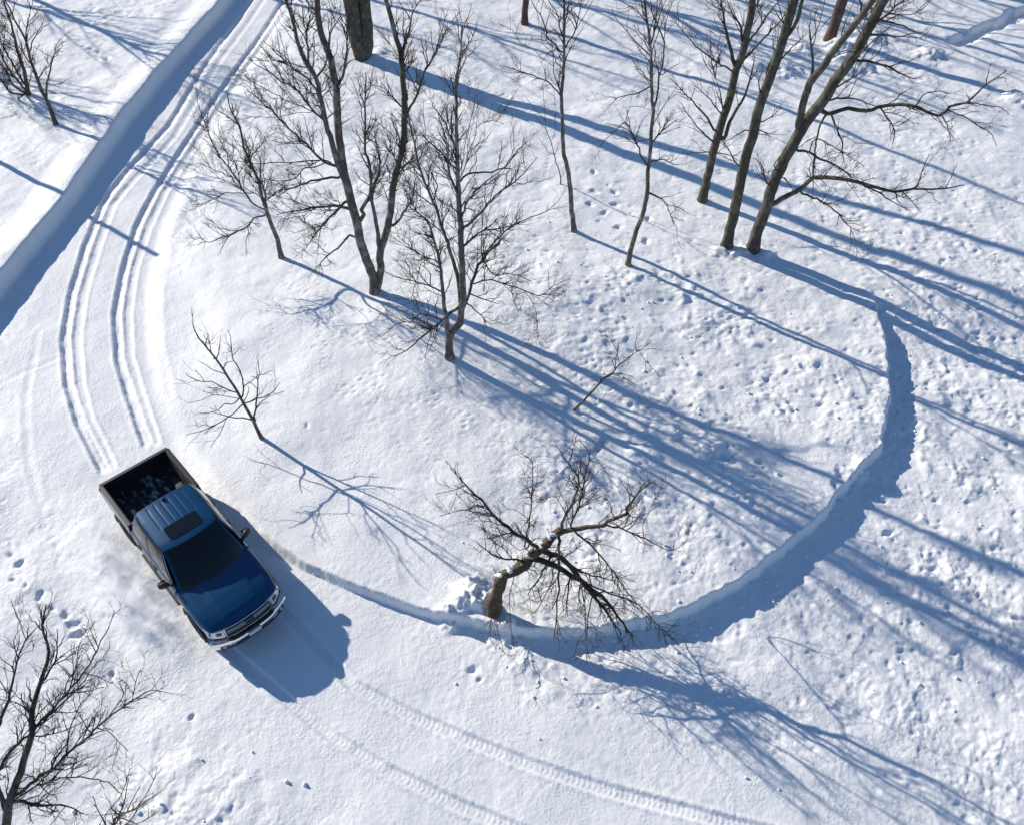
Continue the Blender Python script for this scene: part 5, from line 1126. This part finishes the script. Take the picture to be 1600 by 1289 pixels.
# --- wheel arches, cut and trimmed ---------------------------------------
def cyl_bm(x, y0, y1, z, r, seg=36):
    bm = bmesh.new()
    A = [bm.verts.new((x + r * math.cos(t), y0, z + r * math.sin(t))) for t in np.arange(seg) * 2 * math.pi / seg]
    B = [bm.verts.new((x + r * math.cos(t), y1, z + r * math.sin(t))) for t in np.arange(seg) * 2 * math.pi / seg]
    for i in range(seg): bm.faces.new((A[i], A[(i + 1) % seg], B[(i + 1) % seg], B[i]))
    bm.faces.new(A[::-1]); bm.faces.new(B)
    return bm
def carve(o, x):
    for s in (-1, 1):
        bm = cyl_bm(x, *sorted((s * 0.66, s * 1.2)), 0.43, 0.475)
        bmesh.ops.translate(bm, verts=bm.verts, vec=(-TL, 0, 0)); bmesh.ops.recalc_face_normals(bm, faces=bm.faces)
        me = bpy.data.meshes.new('cut'); bm.to_mesh(me); bm.free()
        c = bpy.data.objects.new('cut', me); COL.objects.link(c); c.parent = o.parent
        md = o.modifiers.new('arch', 'BOOLEAN'); md.operation = 'DIFFERENCE'; md.solver = 'EXACT'; md.object = c
        bpy.context.view_layer.update()
        dg = bpy.context.evaluated_depsgraph_get()
        nm = bpy.data.meshes.new_from_object(o.evaluated_get(dg)); o.modifiers.remove(md)
        old = o.data; o.data = nm; nm.name = old.name
        bpy.data.objects.remove(c); bpy.data.meshes.remove(me)
WX = (1.06, 4.74)
bpy.context.view_layer.update()
carve(front, WX[1])
for o in [c for c in truck.children if c.name.startswith('bed_side')]:
    carve(o, WX[0])
for x in WX:
    for s in (-1, 1):
        bm = bmesh.new(); n = 22; rings = []
        for i in range(n + 1):
            t = math.radians(-8) + math.radians(196) * i / n
            rings.append([bm.verts.new((x + r * math.cos(t), s * y, 0.43 + r * math.sin(t))) for r, y in ((.47, .97), (.47, 1.035), (.50, 1.042), (.54, 1.02), (.535, .985))])
        for a, b in zip(rings, rings[1:]):
            for k in range(5): bm.faces.new((a[k], a[(k + 1) % 5], b[(k + 1) % 5], b[k]))
        bm.faces.new(rings[0]); bm.faces.new(rings[-1][::-1])
        part('arch_trim', bm, M['trim'])
        # wheel
        tyre = bmesh.new(); prof = [(.23, .80), (.33, .785), (.39, .80), (.405, .83), (.405, .99), (.39, 1.02), (.33, 1.035), (.23, 1.02)]
        seg = 40; R_ = []
        for i in range(seg):
            t = i * 2 * math.pi / seg
            R_.append([tyre.verts.new((x + r * math.cos(t), s * y, 0.415 + r * math.sin(t))) for r, y in prof])
        for i in range(seg):
            a, b = R_[i], R_[(i + 1) % seg]
            for k in range(len(prof)): tyre.faces.new((a[k], a[(k + 1) % len(prof)], b[(k + 1) % len(prof)], b[k]))
        wheel = part('wheel', tyre, M['rubber'])
        rim = bmesh.new()
        for k in range(6):
            t = k * math.pi / 3
            q = [(0.0, -.045), (.235, -.035), (.235, .035), (0.0, .045)]
            A = [rim.verts.new((x + a * math.cos(t) - b * math.sin(t), s * 1.0, .415 + a * math.sin(t) + b * math.cos(t))) for a, b in q]
            B = [rim.verts.new((x + a * math.cos(t) - b * math.sin(t), s * 0.95, .415 + a * math.sin(t) + b * math.cos(t))) for a, b in q]
            rim.faces.new(A); rim.faces.new(B[::-1])
            for i in range(4): rim.faces.new((A[i], B[i], B[(i + 1) % 4], A[(i + 1) % 4]))
        part('rim', rim, M['alloy'], wheel)
        d = cyl_bm(x, *sorted((s * .84, s * .93)), .415, .232)
        part('brake_disc', d, M['trim'], wheel)
# --- front end ------------------------------------------------------------
def nose_x(y): return 5.775 - 0.20 * abs(y / 0.95) ** 2.4
def strip(name, y0, y1, z0, z1, off, depth, mat, n=12, parent=None, slope=0.0, bev=0.006):
    secs = []
    for y in np.linspace(y0, y1, n):
        x = nose_x(y) + off
        secs.append([(x - depth, y, z0), (x, y, z0), (x - slope, y, z1), (x - depth - slope, y, z1)])
    o = part(name, loft(secs), mat, parent)
    if bev: bevel(o, bev, 2, 50)
    return o
gr = strip('grille', -0.60, 0.60, 0.72, 1.02, -0.02, 0.10, M['trim'], slope=0.04)
for z in (0.735, 0.80, 0.955): strip('mesh_bar', -0.56, 0.56, z, z + 0.028, -0.026 - 0.05 * (z - .7) / .35, 0.03, M['trim_grey'], parent=gr, bev=0)
for z, h in ((0.845, .026), (0.905, .026)): strip('grille_bar', -0.575, 0.575, z, z + h, 0.002 - 0.05 * (z - .7) / .35, 0.045, M['chrome'], parent=gr)
strip('grille_surround', -0.61, 0.61, 1.0, 1.025, -0.05, 0.06, M['chrome'], parent=gr)
strip('grille_surround', -0.60, 0.60, 0.705, 0.722, 0.0, 0.06, M['chrome'], parent=gr)
for s in (-1, 1):
    a, b = sorted((s * 0.595, s * 0.618)); strip('grille_surround', a, b, 0.71, 1.02, -0.004, 0.06, M['chrome'], 4, gr, 0.05)
em = bmesh.new(); bmesh.ops.create_cone(em, cap_ends=True, segments=32, radius1=1, radius2=1, depth=1, matrix=Matrix.Translation((5.775, 0, 0.895)) @ Matrix.Rotation(math.radians(90 - 8), 4, 'Y') @ Matrix.Diagonal((0.062, 0.145, 0.02, 1)))
eo = part('emblem', em, M['chrome'], gr)
em = bmesh.new(); bmesh.ops.create_cone(em, cap_ends=True, segments=32, radius1=1, radius2=1, depth=1, matrix=Matrix.Translation((5.778, 0, 0.8955)) @ Matrix.Rotation(math.radians(90 - 8), 4, 'Y') @ Matrix.Diagonal((0.052, 0.133, 0.02, 1)))
part('emblem_field', em, M['emblem'], gr)
for s in (-1, 1):
    secs = []
    for t in np.linspace(0, 1, 10):
        y = 0.63 + 0.335 * t; x = nose_x(y) - 0.012 - 0.10 * t ** 3
        z1 = 1.02 - 0.02 * t; z0 = 0.76 + 0.04 * t
        secs.append([(x - 0.12, s * y, z0), (x + 0.015, s * y, z0), (x - 0.03, s * y, z1), (x - 0.16, s * y, z1)])
    hl = bevel(part('headlight', loft(secs), M['lamp']), 0.012)
    secs = []
    for t in np.linspace(0.18, 0.52, 5):
        y = 0.63 + 0.335 * t; x = nose_x(y) - 0.012 - 0.10 * t ** 3
        secs.append([(x - 0.02, s * y, 0.875), (x + 0.012, s * y, 0.875), (x - 0.006, s * y, 0.96), (x - 0.04, s * y, 0.96)])
    part('projector', loft(secs), M['lamp_dark'], hl)
    a, b = sorted((s * 0.62, s * 0.93))
def bump_x(y): return 5.885 - 0.24 * abs(y / 1.0) ** 3.0
secs = []
for y in np.linspace(-0.99, 0.99, 31):
    x = bump_x(y); dip = 0.055 * float(smooth(0.62, 0.50, abs(y)))
    secs.append([(x - 0.16, y, 0.46), (x - 0.02, y, 0.46), (x, y, 0.52), (x, y, 0.62 - dip), (x - 0.03, y, 0.675 - dip), (x - 0.16, y, 0.685 - dip)])
bp = part('front_bumper', loft(secs), M['chrome'])
strip2 = lambda nm, y0, y1, z0, z1, o, mat, parent: part(nm, loft([[(bump_x(y) + o - .05, y, z0), (bump_x(y) + o, y, z0), (bump_x(y) + o, y, z1), (bump_x(y) + o - .05, y, z1)] for y in np.linspace(y0, y1, 10)]), mat, parent)
strip2('bumper_step', -0.58, 0.58, 0.628, 0.70, -0.035, M['trim'], bp)
strip2('lower_intake', -0.50, 0.50, 0.475, 0.555, 0.004, M['trim'], bp)
for s in (-1, 1):
    a, b = sorted((s * 0.66, s * 0.86)); fp = strip2('fog_pocket', a, b, 0.50, 0.60, 0.005, M['lamp_dark'], bp)
    fg = bmesh.new(); bmesh.ops.create_cone(fg, cap_ends=True, segments=20, radius1=0.042, radius2=0.042, depth=0.03, matrix=Matrix.Translation((bump_x(.76) + .0, s * .76, .55)) @ Matrix.Rotation(math.radians(90), 4, 'Y'))
    part('fog_lamp', fg, M['lamp'], bp)
strip2('air_dam', -0.86, 0.86, 0.34, 0.455, -0.05, M['trim'], bp)
strip2('number_plate', -0.17, 0.15, 0.50, 0.625, 0.016, M['plate'], bp)
# --- mirrors and handles ---------------------------------------------------
for s in (-1, 1):
    secs = []
    for t, (dx, w, h, zc) in zip(np.linspace(0, 1, 6), ((0, .05, .07, 1.36), (-.02, .075, .16, 1.385), (-.03, .085, .20, 1.40), (-.045, .085, .20, 1.405), (-.06, .075, .185, 1.40), (-.075, .05, .13, 1.395))):
        y = 0.985 + 0.25 * t; xc = 3.96 + dx
        secs.append([(xc + w * math.cos(a), s * y, zc + h * .5 * math.sin(a)) for a in np.arange(10) * 2 * math.pi / 10])
    mr_ = part('mirror', loft(secs), M['trim'])
    a, b = sorted((s * 0.93, s * 1.0)); bevel(part('mirror_arm', box_bm(3.92, 4.02, a, b, 1.295, 1.36), M['trim'], mr_), 0.015)
    a, b = sorted((s * 1.03, s * 1.20)); part('mirror_glass', box_bm(3.835, 3.85, a, b, 1.325, 1.475), M['glass'], mr_)
    for x in (2.22, 3.02):
        a, b = sorted((s * 1.006, s * 1.032)); bevel(part('door_handle', box_bm(x, x + 0.19, a, b, 1.10, 1.135), M['trim']), 0.008)
    for x in (1.845, 2.90, 4.10):
        a, b = sorted((s * 0.996, s * 1.0145)); part('door_seam', box_bm(x, x + 0.008, a, b, 0.58, 1.16), M['trim'])

# ------------------------------------------------------------------ loose snow
def clods():
    rng = np.random.RandomState(3)
    bm = bmesh.new(); bmesh.ops.create_icosphere(bm, subdivisions=2, radius=1.0)
    V0 = np.array([v.co[:] for v in bm.verts]); F0 = np.array([[v.index for v in f.verts] for f in bm.faces]); bm.free()
    pts = []
    for cx, cy, r, w in LUMPY:
        for _ in range(int(4.5 * w * min(r, 2.5))):
            a = rng.normal(0, r * 0.55, 2); pts.append((cx + a[0], cy + a[1], rng.uniform(.015, .05)))
    W_ = np.array(ISLAND[5:16])
    for i in range(len(W_) - 1):                 # crumbs along the foot of the cut edge
        for _ in range(9):
            t = rng.uniform(); q = W_[i] + (W_[i + 1] - W_[i]) * t
            e = W_[i + 1] - W_[i]; n = np.array([e[1], -e[0]]) / np.linalg.norm(e)
            q = q + n * abs(rng.normal(.1, .4)); pts.append((q[0], q[1], rng.uniform(.015, .05)))
    pts += [(-4.9, 7.05, .05), (-4.5, 7.0, .055)]
    pts = np.array(pts); Z = terrain(pts[:, 0].copy(), pts[:, 1].copy())
    Vs = []; Fs = []
    for k, ((x, y, r), z) in enumerate(zip(pts, Z)):
        s = rng.uniform(.7, 1.3, 3) * r
        V = V0 * (1 + 0.16 * np.sin(V0 @ rng.normal(0, 3.5, (3, 1)) + k)) * s
        Vs.append(V + np.array([x, y, z + r * .08])); Fs.append(F0 + k * len(V0))
    o = mesh_np('snow_clods', np.vstack(Vs), np.vstack(Fs), M['snow'])
    tag(o, 'loose clods and crumbs of snow scattered over the rough ground', 'snow', kind='stuff')
clods()
def spray():
    """powder thrown up by the wheels on the far side from the sun's shadow"""
    bm = bmesh.new(); bmesh.ops.create_icosphere(bm, subdivisions=3, radius=1.0)
    N = Nodes('snow_powder')
    N.t.nodes.remove(N.b)
    tc = N.n('ShaderNodeTexCoord')
    ln = N.n('ShaderNodeVectorMath', operation='LENGTH'); N.l(tc.outputs['Object'], ln.inputs[0])
    mr = N.n('ShaderNodeMapRange', interpolation_type='SMOOTHSTEP'); mr.inputs[1].default_value = 1.0; mr.inputs[2].default_value = 0.25
    N.l(ln.outputs['Value'], mr.inputs[0])
    nz = N.noise(N.coords((2.6, 1.1, 0.8)), 2.2, 5, 0.6)
    rp = N.n('ShaderNodeMapRange'); rp.inputs[1].default_value = 0.48; rp.inputs[2].default_value = 0.68; N.l(nz, rp.inputs[0])
    m1 = N.n('ShaderNodeMath', operation='MULTIPLY'); N.l(mr.outputs[0], m1.inputs[0]); N.l(rp.outputs[0], m1.inputs[1])
    m2 = N.n('ShaderNodeMath', operation='MULTIPLY'); N.l(m1.outputs[0], m2.inputs[0]); m2.inputs[1].default_value = 4.0
    pv = N.n('ShaderNodeVolumePrincipled'); pv.inputs['Color'].default_value = rgb(0.97, 0.98, 1.0); pv.inputs['Anisotropy'].default_value = 0.2
    N.l(m2.outputs[0], pv.inputs['Density'])
    N.l(pv.outputs[0], N.t.nodes['Material Output'].inputs['Volume'])
    me = bpy.data.meshes.new('snow_spray'); bm.to_mesh(me); bm.free(); me.materials.append(N.m)
    o = bpy.data.objects.new('snow_spray', me); COL.objects.link(o)
    lx, ly = 2.1, -1.85
    o.location = (TRUCK_P[0] + lx * math.cos(TRUCK_H) - ly * math.sin(TRUCK_H), TRUCK_P[1] + lx * math.sin(TRUCK_H) + ly * math.cos(TRUCK_H), 0.25)
    o.rotation_euler = (0, 0, TRUCK_H); o.scale = (2.9, 1.0, 0.55)
    tag(o, 'cloud of powder snow thrown up beside the pickup', 'snow', kind='stuff')
spray()
